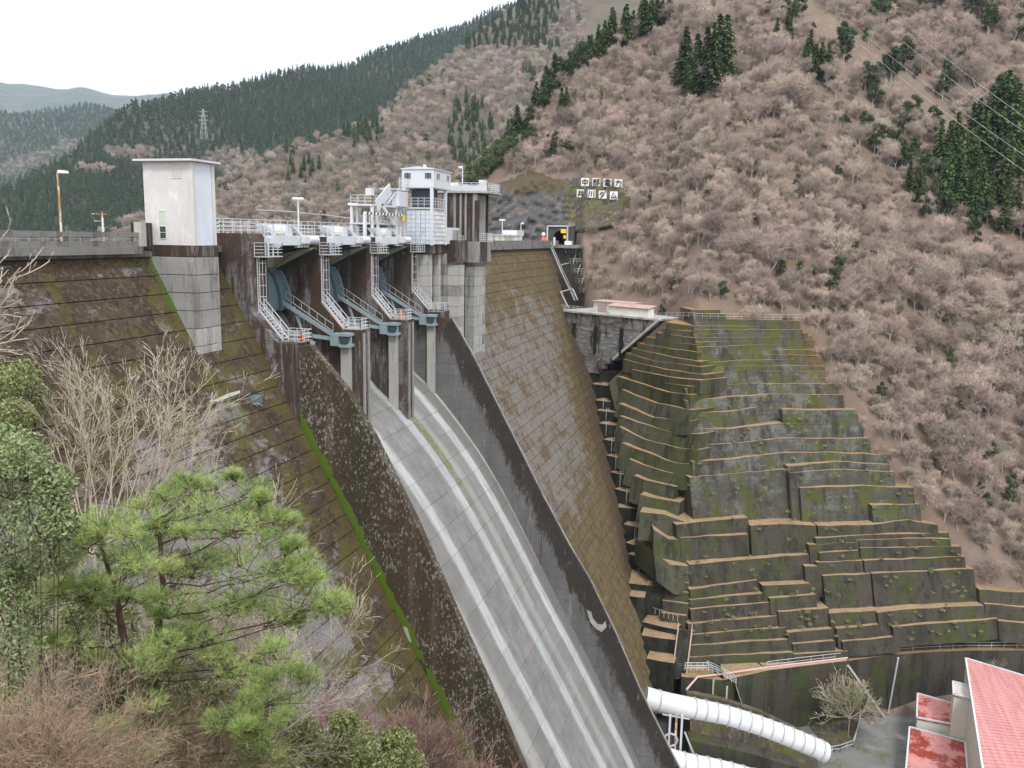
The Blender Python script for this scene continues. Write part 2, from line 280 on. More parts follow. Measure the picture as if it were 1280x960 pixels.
# ---------------------------------------------------------------- object helpers
WL = {}
def tag(o, label=None, cat=None, group=None, kind=None, category=None):
    cat = cat or category
    if label: o['label'] = label
    if cat: o['category'] = cat
    if group: o['group'] = group
    if kind: o['kind'] = kind
    return o
def thing(name, label, cat, loc, group=None):
    o = bpy.data.objects.new(name, None); COL.objects.link(o); o.location = loc; o.empty_display_size = .5
    WL[o.name] = Vector(loc); return tag(o, label, cat, group)
def link(name, me, parent=None, loc=None):
    o = bpy.data.objects.new(name, me); COL.objects.link(o)
    if parent is not None:
        o.parent = parent; w = WL.get(parent.name, Vector((0, 0, 0)))
        o.location = -w if loc is None else Vector(loc)-w; WL[o.name] = Vector((0, 0, 0)) if loc is None else Vector(loc)
    else:
        if loc is not None: o.location = loc
        WL[o.name] = Vector(loc) if loc is not None else Vector((0, 0, 0))
    return o
class MB:
    def __init__(s): s.v = []; s.f = []; s.mi = []; s.cur = 0
    def poly(s, pts):
        i = len(s.v); s.v += [tuple(map(float, p)) for p in pts]; s.f.append(tuple(range(i, i+len(pts)))); s.mi.append(s.cur); return s
    def solid(s, a, b, top_mi=None):
        """closed solid between two congruent loops a (first cap) and b"""
        i = len(s.v); n = len(a); s.v += [tuple(map(float, p)) for p in a]+[tuple(map(float, p)) for p in b]
        s.f.append(tuple(range(i, i+n))); s.mi.append(s.cur if top_mi is None else top_mi)
        s.f.append(tuple(range(i+2*n-1, i+n-1, -1))); s.mi.append(s.cur)
        for k in range(n):
            s.f.append((i+k, i+n+k, i+n+(k+1) % n, i+(k+1) % n)); s.mi.append(s.cur)
        return s
    def box(s, x0, x1, y0, y1, z0, z1):
        return s.solid([(x0, y0, z1), (x1, y0, z1), (x1, y1, z1), (x0, y1, z1)], [(x0, y0, z0), (x1, y0, z0), (x1, y1, z0), (x0, y1, z0)])
    def bar(s, p, q, w=.05, h=None):
        p = Vector(p); q = Vector(q); h = h or w; d = (q-p)
        if d.length < 1e-6: return s
        d.normalize(); up = Vector((0, 0, 1)) if abs(d.z) < .95 else Vector((0, 1, 0)); a = d.cross(up).normalized()*w/2; b = a.cross(d).normalized()*h/2
        return s.solid([p+a+b, p-a+b, p-a-b, p+a-b], [q+a+b, q-a+b, q-a-b, q+a-b])
    def tube(s, p, q, r, n=8, r2=None):
        p = Vector(p); q = Vector(q); r2 = r if r2 is None else r2; d = (q-p).normalized(); up = Vector((0, 0, 1)) if abs(d.z) < .95 else Vector((0, 1, 0))
        a = d.cross(up).normalized(); b = a.cross(d)
        A = [p+a*math.cos(t)*r+b*math.sin(t)*r for t in [2*math.pi*k/n for k in range(n)]]
        B = [q+a*math.cos(t)*r2+b*math.sin(t)*r2 for t in [2*math.pi*k/n for k in range(n)]]
        return s.solid(A, B)
    def extX(s, yz, x0, x1): return s.solid([(x0, y, z) for y, z in yz], [(x1, y, z) for y, z in yz])
    def build(s, name, mat, parent=None, loc=None, smooth=False, **k):
        me = bpy.data.meshes.new(name)
        v = s.v if loc is None else [(x-loc[0], y-loc[1], z-loc[2]) for x, y, z in s.v]
        me.from_pydata(v, [], s.f)
        for m in (mat if isinstance(mat, (list, tuple)) else [mat]): me.materials.append(m)
        if any(s.mi): me.polygons.foreach_set('material_index', s.mi)
        if smooth: me.polygons.foreach_set('use_smooth', [True]*len(me.polygons))
        me.validate(); me.update()
        import bmesh
        bm = bmesh.new(); bm.from_mesh(me); bmesh.ops.recalc_face_normals(bm, faces=bm.faces); bm.to_mesh(me); bm.free()
        o = link(name, me, parent, loc); return tag(o, **k) if k else o
def copy_thing(src, loc, label=None, rotz=None, scale=None):
    c = src.copy(); COL.objects.link(c); c.location = loc
    if label: c['label'] = label
    if rotz is not None: c.rotation_euler = (0, 0, rotz)
    if scale is not None: c.scale = (scale,)*3
    WL[c.name] = Vector(loc)
    for ch in CH.get(src.name, []) or list(src.children):
        k = ch.copy(); COL.objects.link(k); k.parent = c
        for g2 in list(ch.children):
            h = g2.copy(); COL.objects.link(h); h.parent = k
    return c
CH = {}
def railing(mb, pts, h=1.1, step=1.5, r=.05, rails=3, closed=False):
    pts = [Vector(p) for p in pts]
    for a, b in zip(pts, pts[1:]):
        n = max(1, round((b-a).length/step))
        for k in range(n+1):
            q = a.lerp(b, k/n); mb.bar(q, q+Vector((0, 0, h)), r)
        for j in range(rails):
            z = Vector((0, 0, h*(j+1)/rails)); mb.bar(a+z, b+z, r)
    return mb
def fast_mesh(name, verts, faces, mats, mi=None, smooth=False):
    verts = np.asarray(verts, np.float32); faces = np.asarray(faces, np.int32); k = faces.shape[1]
    me = bpy.data.meshes.new(name); me.vertices.add(len(verts)); me.vertices.foreach_set('co', verts.ravel())
    me.loops.add(faces.size); me.loops.foreach_set('vertex_index', faces.ravel())
    me.polygons.add(len(faces)); me.polygons.foreach_set('loop_start', np.arange(0, faces.size, k, dtype=np.int32))
    me.polygons.foreach_set('loop_total', np.full(len(faces), k, np.int32))
    if mi is not None: me.polygons.foreach_set('material_index', np.asarray(mi, np.int32))
    if smooth: me.polygons.foreach_set('use_smooth', np.ones(len(faces), bool))
    for m in mats: me.materials.append(m)
    me.update(calc_edges=True); return me
# =========================================================== TERRAIN
def lut(tbl):
    t = sorted(tbl); xs = np.array([a for a, b in t]); ys = np.array([b for a, b in t])
    return lambda a: float(np.interp(a, xs, ys))
def fbm(x, y, s, seed=0):
    v = 0; a = 1
    for i in range(4):
        v += a*(math.sin(x/s+seed+i*1.7+1.3*math.sin(y/s*.8+i))*math.cos(y/s*1.1-seed*.7+i*2.3+1.1*math.sin(x/s*.7+seed))); a *= .5; s *= .47
    return v
class Layer:
    def __init__(s, base, crest, slope, amp, drop=.5, steep0=0.0):
        s.r0 = lut([(a, r) for a, r, z in base]); s.z0 = lut([(a, z) for a, r, z in base])
        s.ce = lut([(AZ(x, y), EL(x, y)) for x, y in crest]); s.s = slope; s.amp = amp; s.drop = drop; s.st = steep0
    def rc(s, a):
        r0, z0 = s.r0(a), s.z0(a); e = min(s.ce(a), s.s*.92)
        return max(r0+1, (s.s*r0-z0+EYE[2])/(s.s-e))
    def z(s, a, r):
        r0, z0 = s.r0(a), s.z0(a); rc = s.rc(a)
        if r <= rc: z = z0+s.s*(r-r0)
        else:
            zc = z0+s.s*(rc-r0); z = zc-s.drop*(r-rc)
        x, y = r*math.cos(a), r*math.sin(a)
        k = min(1, max(0, (r-r0)/60)); z += k*s.amp*fbm(x, y, s.amp*9+12, 1)
        return z
    def mesh(s, name, a0, a1, na, rr, mat, zmin=-8, skirt=None):
        V = []; nr = len(rr)
        for i in range(na+1):
            a = a0+(a1-a0)*i/na; r0 = s.r0(a); rc = s.rc(a)
            for t in rr:
                r = r0+(rc-r0)*t if t <= 1 else rc+(t-1)*(rc-r0+200)
                if t < 0: r = r0+t*40
                z = s.z(a, r) if t >= 0 else (skirt(a, r) if skirt else s.z0(a)+t*60)
                V.append((r*math.cos(a), r*math.sin(a), max(z, zmin)))
        I = np.arange((na+1)*nr).reshape(na+1, nr)
        Fq = np.stack([I[:-1, :-1], I[:-1, 1:], I[1:, 1:], I[1:, :-1]], -1).reshape(-1, 4)
        me = fast_mesh(name, V, Fq, [mat], smooth=True); o = link(name, me); return tag(o, kind='structure')
# near right-bank hill: base line follows the back of the dam end, the hut terrace and the stepped wall
def AR(p, back=0.): 
    a = math.atan2(p[1], p[0]); return (a, math.hypot(p[0], p[1])+back, p[2])
base1 = [AR((236, 95, -6)), AR((236, 75, -1)), AR((232, 62, 0)), AR((229, 56, .2)), AR((224, 48, -.5)), AR((214, 44, -2)), AR((206, 41, -9)), AR((199, 36.5, -14.6)), AR((195.5, 29, -14.6)), AR((191, 22, -14.8))]
for x, y in ((872, 388), (905, 388), (940, 390), (1010, 398), (1032, 440), (1060, 490), (1100, 550), (1150, 620), (1168, 655), (1215, 692), (1290, 757), (1400, 800), (1560, 850)):
    p = PB(x, y); base1.append(AR(p, 1.2))
L1 = Layer(base1, [(500, 320), (548, 290), (560, 265), (600, 232), (640, 185), (700, 112), (760, 70), (810, 42), (860, 12), (950, -40), (1100, -100), (1280, -130), (1600, -130)], .74, 2.6)
def skirt1(a, r):
    r0, z0 = L1.r0(a), L1.z0(a); return z0-1.38*(r0-r)-min(8.5, (r0-r)*5)
L2 = Layer([(-.6, 560, -8), (1.2, 560, -8)], [(-100, 320), (120, 300), (190, 268), (270, 225), (350, 195), (430, 172), (470, 142), (520, 106), (560, 72), (620, 22), (660, -10), (760, -60), (900, -100)], .60, 7)
L3 = Layer([(-.6, 1050, -8), (1.2, 1050, -8)], [(-200, 300), (-60, 262), (0, 238), (60, 212), (120, 176), (170, 152), (205, 140), (240, 128), (300, 112), (380, 86), (430, 76), (500, 56), (560, 35), (620, 10), (700, -30)], .52, 14)
L4 = Layer([(-.6, 2300, -8), (1.2, 2300, -8)], [(-400, 120), (-200, 138), (-60, 158), (0, 150), (60, 141), (130, 136), (200, 137), (300, 150), (420, 200)], .42, 24)
L5 = Layer([(-.6, 4600, -8), (1.2, 4600, -8)], [(-400, 90), (-200, 96), (0, 104), (30, 106), (60, 111), (130, 121), (190, 126), (260, 135), (400, 170)], .34, 60)
aR = AZ(1560, 480); t1 = [-1, -.75, -.5, -.25, -.08]+[k/34 for k in range(35)]+[1.1, 1.3, 1.8]
L1.mesh('hillside', aR, 1.0*AZ(500, 300)+.12, 210, t1, m_litter, zmin=-95, skirt=skirt1)
tt = [k/26 for k in range(27)]+[1.15, 1.5, 2]
L2.mesh('mountain_slope', AZ(900, 100), AZ(-100, 100), 110, tt, m_farb)
L3.mesh('mountain_slope', AZ(900, 100), AZ(-200, 100), 110, tt, m_far)
L4.mesh('mountain_ridge', AZ(600, 100), AZ(-300, 100), 90, tt, m_far)
L5.mesh('mountain_ridge', AZ(600, 100), AZ(-300, 100), 120, tt, m_far)
MB().poly([(56, -400, -8), (9000, -9000, -8), (9000, 9000, -8), (-2000, 9000, -8), (56, 56, -8)][::1] and [(57, 57, -7), (9000, 57, -7), (9000, 9000, -7), (-3000, 9000, -7), (-3000, 57, -7)]).build('reservoir_water', m_water, kind='structure')
MB().poly([(-3000, -9000, -101), (9000, -9000, -101), (9000, 9000, -101), (-3000, 9000, -101)]).build('valley_ground', m_near, kind='structure')
# left-bank slope the photographer stands on
def zleft(x, y):
    r = math.hypot(x, y*.92); return -0.5-.67*max(0, r-1.4)+.35*fbm(x, y, 5, 3)*min(1, r/8)
V = []; nx, ny = 80, 60
for i in range(nx+1):
    for j in range(ny+1):
        x = -14+96*i/nx; y = -46+95*j/ny; z = zleft(x, y)
        if x < 0: z = max(z, -.6-.05*abs(y))
        V.append((x, y, z))
I = np.arange((nx+1)*(ny+1)).reshape(nx+1, ny+1)
o = link('left_bank_slope', fast_mesh('left_bank_slope', V, np.stack([I[:-1, :-1], I[1:, :-1], I[1:, 1:], I[:-1, 1:]], -1).reshape(-1, 4), [m_near], smooth=True)); tag(o, kind='structure')

def hit(x, y, layer, lo=None, hi=None):
    a, e = AZ(x, y), EL(x, y); r = layer.r0(a) if lo is None else lo; end = layer.rc(a)*1.02
    while r < end:
        if layer.z(a, r) >= EYE[2]+e*r: return a, r
        r += 1.0
    return a, layer.rc(a)
# =========================================================== DAM
ZC = [(-1, 204.4), (-17, 193), (-28, 186.4), (-44, 167.2), (-59, 144.5), (-67.5, 131.5), (-76, 119)]
_cx = lut([(z, x) for z, x in ZC])
dam = thing('dam', 'mossy grey concrete gravity dam crossing the gorge behind the spillway', 'dam', (130, 54, -1))
def body(x0, x1, zb):
    return MB().extX([(58, -.9), (50.75, -.9), (FY(zb)+.12, zb), (58, zb)], x0, x1)
body(-30, 73.6, -80).build('dam_body', m_joint_d, dam)
zs = [z for z, x in ZC]; f = [(x-.3, FY(z)+.14, z) for z, x in ZC]+[(113, FY(-76)+.14, -76), (113, FY(-1)+.14, -1)]
b = [(x, 59, z) for x, y, z in f]
MB().solid(f, b).build('dam_body', m_joint, dam)
body(73.6, 113, -80).build('dam_body', m_joint_d, dam) if False else MB().extX([(58, -8), (52, -8), (FY(-80)+3, -80), (58, -80)], 73.6, 113).build('dam_body', m_joint, dam)
def panel(x0, x1, za, zb, mat, off=0.0, g=.035, s0=0.0, s1=0.0):
    # slab on the sloping face between levels za (top) and zb
    n = Vector((0, -1, KS)).normalized()
    q = [Vector((x0+g, FY(za-g), za-g)), Vector((x1-g, FY(za-g), za-g)), Vector((x1-g+s1, FY(zb+g), zb+g)), Vector((x0+g+s0, FY(zb+g), zb+g))]
    MB().solid([v+n*off for v in q], [v-n*.25 for v in q]).build('face_panel', mat, dam)
rp = random.Random(5); cnt = 0
z = -1.0
while z > -52:
    zb = z-1.5
    for x0, x1 in ((22, 47.5), (47.5, 60.8), (60.8, 73.5)):
        panel(x0, x1, z, zb, m_face_l, rp.uniform(0, .03), .032); cnt += 1
    z = zb
z = -1.0
while z > -76:
    zb = z-1.5; xr = _cx((z+zb)/2)-.15; k = 0; off = 15*0
    xs = [112.75]+[x for x in (129, 144, 159, 174, 189) if x < xr-3]+[xr]
    for x0, x1 in zip(xs, xs[1:]):
        panel(x0, x1, z, zb, m_face_r, rp.uniform(0, .03), .032); cnt += 1
    z = zb
# crest slab, parapets, road
def parapet(x0, x1, dz=0., posts=8.3):
    MB().box(x0, x1, 49.55, 58.3, -.62+dz, -.02+dz).build('crest_slab', m_pconc, dam)
    mb = MB(); mb.box(x0, x1, 49.95, 50.25, .72+dz, 1.1+dz); mb.box(x0, x1, 50.02, 50.2, -.02+dz, .42+dz); mb.build('parapet_wall', m_pconc, dam)
    mb = MB(); mb.tube((x0, 50.1, .57+dz), (x1, 50.1, .57+dz), .035, 6)
    x = x0
    while x < x1: mb.box(x, x+.07, 50.07, 50.14, .42+dz, .72+dz); x += 1.2
    mb.build('parapet_rail', m_gsteel, dam)
    x = x0+.2
    while x < x1:
        MB().box(x, x+.42, 49.88, 50.32, -.02+dz, 1.16+dz).build('parapet_post', m_pconc, dam); x += posts
    MB().box(x0, x1, 57.6, 57.9, -.02+dz, 1.1+dz).build('parapet_wall', m_pconc, dam)
parapet(29.4, 62.2)
MB().box(132, 215, 49.55, 58.3, -1.3, -.72).build('crest_slab', m_pconc, dam)
MB().box(132, 213, 49.95, 50.25, -.72, .42).build('parapet_wall', m_pconc, dam)
for k in range(12): MB().box(140+k*6, 140.22+k*6, 49.86, 49.95, -.6, .35).build('parapet_post', m_pconc, dam)
MB().box(132, 226, 57.6, 57.9, -.72, .42).build('parapet_wall', m_pconc, dam)
MB().box(210, 240, 44.5, 58.3, -1.32, -.7).build('crest_road', m_road, kind='structure')
MB().box(62.2, 62.8, 49.7, 50.4, -.02, 1.95).build('gate_post', m_pale, dam)
MB().box(62.8, 64.2, 50.2, 51.2, -.3, 1.9).build('pier_block', m_tower_top, dam)
MB().box(68.2, 70.2, 49.9, 50.3, -.02, 1.2).build('parapet_wall', m_pconc, dam)
MB().box(67.4, 73.5, 49.6, 58.3, -.62, -.02).build('crest_slab', m_pconc, dam)
MB().box(29.4, 250, 50.3, 57.6, -.9, -.4).build('dam_crest_core', m_pconc, dam)

# --------------- elevator tower
et = thing('elevator_tower', 'tall windowed pinkish white box tower standing on a concrete shaft at the dam crest', 'tower', (65.6, 48.4, 0))
X0, X1, Y0, Y1 = 64.3, 67.3, 46.2, 50.7
mb = MB(); mb.box(X0, X1, Y0, Y1+.2, .1, 6.95)
b_ = mb.build('tower_wall', [m_twhite], et)
MB().box(X0+.35, X1-.45, Y0-.06, Y0, .1, 6.9).build('front_panel', m_tblue, et)  # bluish skylight on the downstream side, put into the panel colour
MB().box(X1-.38, X1+.05, Y0-.09, Y0+.3, .1, 6.9).build('corner_pilaster', m_twhite, et)
MB().box(X0-.02, X0+.3, Y0-.09, Y0+.3, .1, 6.9).build('corner_pilaster', m_twhite, et)
MB().box(X0-.55, X1+.45, Y0-.45, Y1+.75, 6.95, 7.12).build('roof_slab', m_twhite, et)
def window(parent, x, ya, yb, za, zb, mat, bars=(3, 3), fr=None, axis='x'):
    mb = MB(); e = .05
    if axis == 'x':
        mb.box(x-.05, x+.02, ya-e, yb+e, za-e, za); mb.box(x-.05, x+.02, ya-e, yb+e, zb, zb+e); mb.box(x-.05, x+.02, ya-e, ya, za, zb); mb.box(x-.05, x+.02, yb, yb+e, za, zb)
        for k in range(1, bars[0]): y = ya+(yb-ya)*k/bars[0]; mb.box(x-.04, x-.01, y-.02, y+.02, za, zb)
        for k in range(1, bars[1]): q = za+(zb-za)*k/bars[1]; mb.box(x-.037, x-.012, ya, yb, q-.02, q+.02)
    else:
        mb.box(ya-e, yb+e, x-.05, x+.02, za-e, za); mb.box(ya-e, yb+e, x-.05, x+.02, zb, zb+e); mb.box(ya-e, ya, x-.05, x+.02, za, zb); mb.box(yb, yb+e, x-.05, x+.02, za, zb)
        for k in range(1, bars[0]): y = ya+(yb-ya)*k/bars[0]; mb.box(y-.02, y+.02, x-.04, x-.01, za, zb)
    w = mb.build('window', fr or m_white, parent)
    mb = MB()
    if axis == 'x': mb.box(x-.012, x-.004, ya, yb, za, zb)
    else: mb.box(ya, yb, x-.012, x-.004, za, zb)
    mb.build('pane', mat, w); return w
a, b2 = PX(215.5, 211, X0), PX(226.5, 222, X0)
window(et, X0, b2[1], a[1], b2[2], a[2], m_pglass, (5, 5), m_eave)
a, b2 = PX(199, 264, X0), PX(208, 298, X0)
window(et, X0, b2[1], a[1], a[2]-1.15, a[2], m_pglass, (1, 1), m_eave)
window(et, X0, b2[1], a[1], b2[2], a[2]-1.25, m_glass, (1, 2), m_eave)
# concrete shaft under it, one piece per pour
z = 0.1; mat = m_conc; k = 0
while z > -8.9:
    zb = max(z-(.95 if k == 0 else 1.5), -9.05); y1 = min(FY(zb)+1.3, 51.5)
    MB().box(X0-.15, X1+.12, Y0-.12, 51.6, zb+.03, z-.03).build('shaft_pour', m_tower_top if k == 0 else m_pale if k > 4 else m_conc, et); z = zb; k += 1
MB().box(X0-.1, X1+.07, Y0-.07, 51.6, -8.9, 0.1).build('shaft_core', m_joint_d, et)

# =========================================================== SPILLWAY
sp = thing('spillway', 'curved concrete spillway chute with pale worn stripes between two training walls', 'spillway', (94, 45, -20))
PITCHX = 12.6; PXS = [74.1, 86.7, 99.3, 111.9]
PR = [(52.0, -7.0), (51.0, -7.6), (49.6, -10.5), (48.3, -13.6), (47.2, -16.0), (46, -17.5), (43.6, -19.4), (41.2, -22), (38.3, -25.5), (35.4, -29.4), (31.8, -35.3), (29.2, -40.1), (26, -46), (22.4, -52.2), (18.9, -58.6), (15.4, -65), (12.6, -70.6), (8, -79), (3.5, -88)]
# resample by arc length with a smooth curve
def smooth(P, it=2):
    P = [Vector((0, y, z)) for y, z in P]
    for _ in range(it):
        Q = [P[0]]
        for a, b in zip(P, P[1:]): Q += [a.lerp(b, .25), a.lerp(b, .75)]
        Q.append(P[-1]); P = Q
    return P
def resample(P, d):
    out = [P[0]]; acc = 0
    for a, b in zip(P, P[1:]):
        L = (b-a).length; t = 0
        while acc+(L-t) >= d:
            t += d-acc; out.append(a.lerp(b, t/L)); acc = 0
        acc += L-t
    return out
SPP = smooth(PR); rows = resample(SPP, 3.1)
cols = [75.12, 81.0, 85.8, 89.6, 93.2, 96.8, 100.3, 104.2, 108.2, 111.95]
for i, (a, b) in enumerate(zip(rows, rows[1:])):
    for x0, x1 in zip(cols, cols[1:]):
        m1 = None
        fine = resample([a, a.lerp(b, .5), b], .01)[:0] or [a, b]
        if (b-a).length > .5:
            # follow the true curve inside the slab
            ys = [p for p in SPP if b.z < p.z < a.z]; fine = [a]+ys+[b]
            if len(fine) > 6: fine = fine[::2]+[fine[-1]] if fine[::2][-1] is not fine[-1] else fine[::2]
        up = rp.uniform(0, .012); mb = MB(); g = .018
        topv = []; 
        for k, p in enumerate(fine):
            q = p.copy()
            if k == 0: q = p.lerp(fine[1], g/max(.05, (fine[1]-p).length))
            if k == len(fine)-1: q = p.lerp(fine[-2], g/max(.05, (fine[-2]-p).length))
            topv.append(q)
        lo = [(x0+g, p.y, p.z+up) for p in topv]; hi = [(x1-g, p.y, p.z+up) for p in topv]
        und = [(p.y+.35, p.z-.25) for p in topv]
        n = len(topv); mb.v = lo+hi+[(x0+g, y, z) for y, z in und]+[(x1-g, y, z) for y, z in und]
        for k in range(n-1):
            mb.f += [(k, k+1, n+k+1, n+k), (2*n+k, 3*n+k, 3*n+k+1, 2*n+k+1), (k, 2*n+k, 2*n+k+1, k+1), (n+k, n+k+1, 3*n+k+1, 3*n+k)]
        mb.f += [(0, n, 3*n, 2*n), (n-1, 3*n-1, 4*n-1, 2*n-1)]; mb.mi = [0]*len(mb.f)
        mb.build('chute_slab', m_chute, sp)
mb = MB(); Pp = [(p.y+.05, p.z-.06) for p in SPP[::2]]; mb.extX(Pp+[(56, -88), (56, -8)], 75.05, 111.9); mb.build('chute_base', m_joint, sp)
# left pier + wall
lw = [(56, -1), (44, -9.2), (41.1, -9.2), (37.5, -13.1), (34.8, -17.3), (30.4, -25.4), (25.6, -35.5), (22.3, -42.2), (19.9, -47.5), (15.5, -57), (9, -70), (1, -87), (40, -87), (56, -30)]
MB().extX(lw, 74.1, 75.1).build('training_wall', m_wall_l, sp)
pp = [(57, 1.15), (47.2, 1.15), (46.75, .2), (46.65, -6.15), (44.1, -8.95), (42.1, -8.95), (42.1, -16.6), (57, -16.6)]
MB().extX([(57, 1.15), (47.2, 1.15), (46.75, .2), (46.65, -6.15), (44.1, -8.95), (42.3, -8.95), (42.3, -17.6), (57, -17.6)], 73.2, 76.3).build('spillway_pier', m_pier, sp)
for x in (86.7, 99.3):
    P_ = [(57, .05), (46.75, .05), (46.65, -6.15), (44.1, -8.95), (41.9, -8.95), (41.9, -26.0), (57, -26)]
    p = MB().extX(P_, x, x+2.2).build('spillway_pier', m_pier, sp)
    MB().box(x+.35, x+.75, 41.76, 41.9, -25, -9.3).build('pier_rib', m_conc, p)
    MB().box(x+1.5, x+1.85, 41.76, 41.9, -25, -9.3).build('pier_rib', m_conc, p)
MB().extX([(57, .05), (46.75, .05), (46.65, -6), (44.4, -8.75), (41.9, -8.85), (41.9, -12.5), (57, -30)], 111.95, 114.1).build('spillway_pier', m_pier, sp)
rwp = [PX(x, y, 112.55) for x, y in ((566, 398), (590, 440), (620, 500), (655, 570), (680, 620), (712, 680), (737, 722), (770, 790), (800, 860), (840, 940), (862, 984), (890, 1040))]
rw = [(56, -8.9)]+[(p[1], p[2]) for p in rwp]+[(40, -90), (57, -30)]
MB().extX(rw, 111.9, 112.55).build('training_wall', m_wall_r, sp)
# coping strip on right wall
mb = MB()
for (y0, z0), (y1, z1) in zip(rw[1:12], rw[2:13]): mb.bar((112.45, y0, z0), (112.45, y1, z1), .34, .14)
mb.build('wall_coping', m_conc, sp)
for q, s in (((508, 795), 1), ):
    p = PX(508, 795, 74.05); MB().solid([(74.02, p[1]+.35, p[2]+.9), (74.02, p[1]-.05, p[2]+.8), (74.02, p[1]-.5, p[2]-.6), (74.02, p[1]-.1, p[2]-.5)], [(74.1, p[1]+.35, p[2]+.9), (74.1, p[1]-.05, p[2]+.8), (74.1, p[1]-.5, p[2]-.6), (74.1, p[1]-.1, p[2]-.5)]).build('repair_patch', m_pale, sp)
pts = [(733, 762), (739, 765), (741, 773), (747, 780), (753, 781), (757, 776), (758, 784), (752, 790), (745, 786), (738, 778)]
c = [PX(x, y, 111.88) for x, y in pts]; MB().solid(c, [p+np.array([.03, 0, 0]) for p in c]).build('repair_patch', m_pale, sp)
pts = [(261, 501), (268, 500), (285, 492), (300, 488), (299, 492), (286, 497), (272, 502), (262, 503)]
n_ = np.array([0, -.877, .479]); c = [PF(x, y)+n_*.05 for x, y in pts]; MB().solid(c, [p-n_*.04 for p in c]).build('repair_patch', m_pale, dam)
p = PF(318, 500); MB().box(p[0]-.5, p[0]+.5, p[1]-.5, p[1]+.5, p[2]-.35, p[2]+.4).build('drain_box', m_gate, dam)
# breast beams above the gates, inside bays
for i, x in enumerate(PXS[:3]):
    x0, x1 = x+2.2, PXS[i+1]
    MB().solid([(x0, 51.6, -.25), (x1, 51.6, -.25), (x1, 53.2, -.25), (x0, 53.2, -.25)], [(x0, 52.2, -2.45), (x1, 52.2, -2.45), (x1, 53.2, -2.45), (x0, 53.2, -2.45)]).build('breast_beam', m_beam, sp)
    MB().extX([(52.2, -.28), (46.95, -.28), (52.2, -2.75)], x1-.45, x1-.02).build('corbel', m_beam, sp)
    MB().bar((x1-.25, 46.9, -.42), (x1-.25, 52.2, -2.95), .5, .22).build('corbel_edge', m_dsteel, sp)
    MB().box(x0, x1, 53.2, 53.6, -9, -.2).build('bulkhead', m_conc, sp)
# =========================================================== RADIAL GATES
gate_pos = ['nearest the elevator tower', 'in the middle bay', 'nearest the gate house']
arc = [(52.0, -2.45), (51.5, -2.85), (51.05, -3.35), (50.75, -4.0), (50.5, -4.8), (50.32, -5.6), (50.25, -6.3), (50.35, -6.95)]
for i, x in enumerate(PXS[:3]):
    x0, x1 = x+2.35, PXS[i+1]-.12
    t = thing('radial_gate', 'slate blue curved steel gate with light blue arms, '+gate_pos[i], 'gate', ((x0+x1)/2, 50.4, -7), 'curved steel spillway gates')
    MB().solid([(x0, y, z) for y, z in arc]+[(x0, y+.5, z) for y, z in reversed(arc)], [(x1, y, z) for y, z in arc]+[(x1, y+.5, z) for y, z in reversed(arc)]).build('skin_plate', m_gate, t)
    mb = MB()
    for (ya, za), (yb, zb) in zip(arc, arc[1:]): mb.bar((x1-.02, ya-.06, za), (x1-.02, yb-.06, zb), .12, .14)
    mb.build('edge_seal', m_blue, t)
    for s in (-3.3, -1.1, 2.7):
        xm = (x0+x1)/2+s; mb = MB()
        for (ya, za), (yb, zb) in zip(arc[:-1], arc[1:]): mb.bar((xm, ya-.2, za), (xm, yb-.2, zb), .18, .4)
        mb.build('rib', m_gate, t)
    for xa, sgn in ((x1-.75, 1), (x0+.75, -1)):
        T = Vector((xa, 43.9, -10.0))
        for q in ((50.6, -6.0), (49.3, -9.4)):
            MB().bar((xa-sgn*.9, q[0], q[1]), T, .30, .38).build('arm', m_blue, t)
        MB().bar((xa-sgn*.5, 49.2, -6.6), (xa-sgn*.5, 48.2, -9.3), .22).build('arm_brace', m_blue, t)
        mb = MB(); mb.box(xa-.7, xa+.75, 43.9, 44.8, -10.6, -9.3); mb.box(xa-.55, xa+.85, 42.7, 43.9, -9.55, -9.25); mb.box(xa-.55, xa+.85, 42.7, 43.9, -10.75, -10.45); mb.box(xa+.1, xa+.35, 42.75, 43.9, -10.45, -9.55)
        br = mb.build('trunnion_bracket', m_blue, t); MB().tube((xa-.5, 43.3, -10), (xa+.85, 43.3, -10), .36, 12).build('trunnion_pin', m_dsteel, br)
        MB().box(xa+.1, xa+.78, 43.0, 44.0, -20.5, -10.75).build('trunnion_pillar', m_pale if sgn > 0 else m_conc, sp)
    mb = MB(); mb.bar((x1-1.1, 50.2, -5.7), (x1-1.1, 44.6, -9.1), .06); mb.bar((x1-1.1, 50.2, -4.9), (x1-1.1, 44.6, -8.3), .05)
    for k in range(7):
        y = 50.2-5.6*k/6; zz = -5.7-3.4*k/6; mb.bar((x1-1.1, y, zz), (x1-1.1, y, zz+.8), .04)
    mb.build('arm_walkway_rail', m_gsteel, t)
    for s in (.9, 9.3):
        MB().bar((x0+s, 51.7, -2.5), (x0+s, 48.2, -.05), .05, .05).build('hoist_cable', m_dsteel, t)
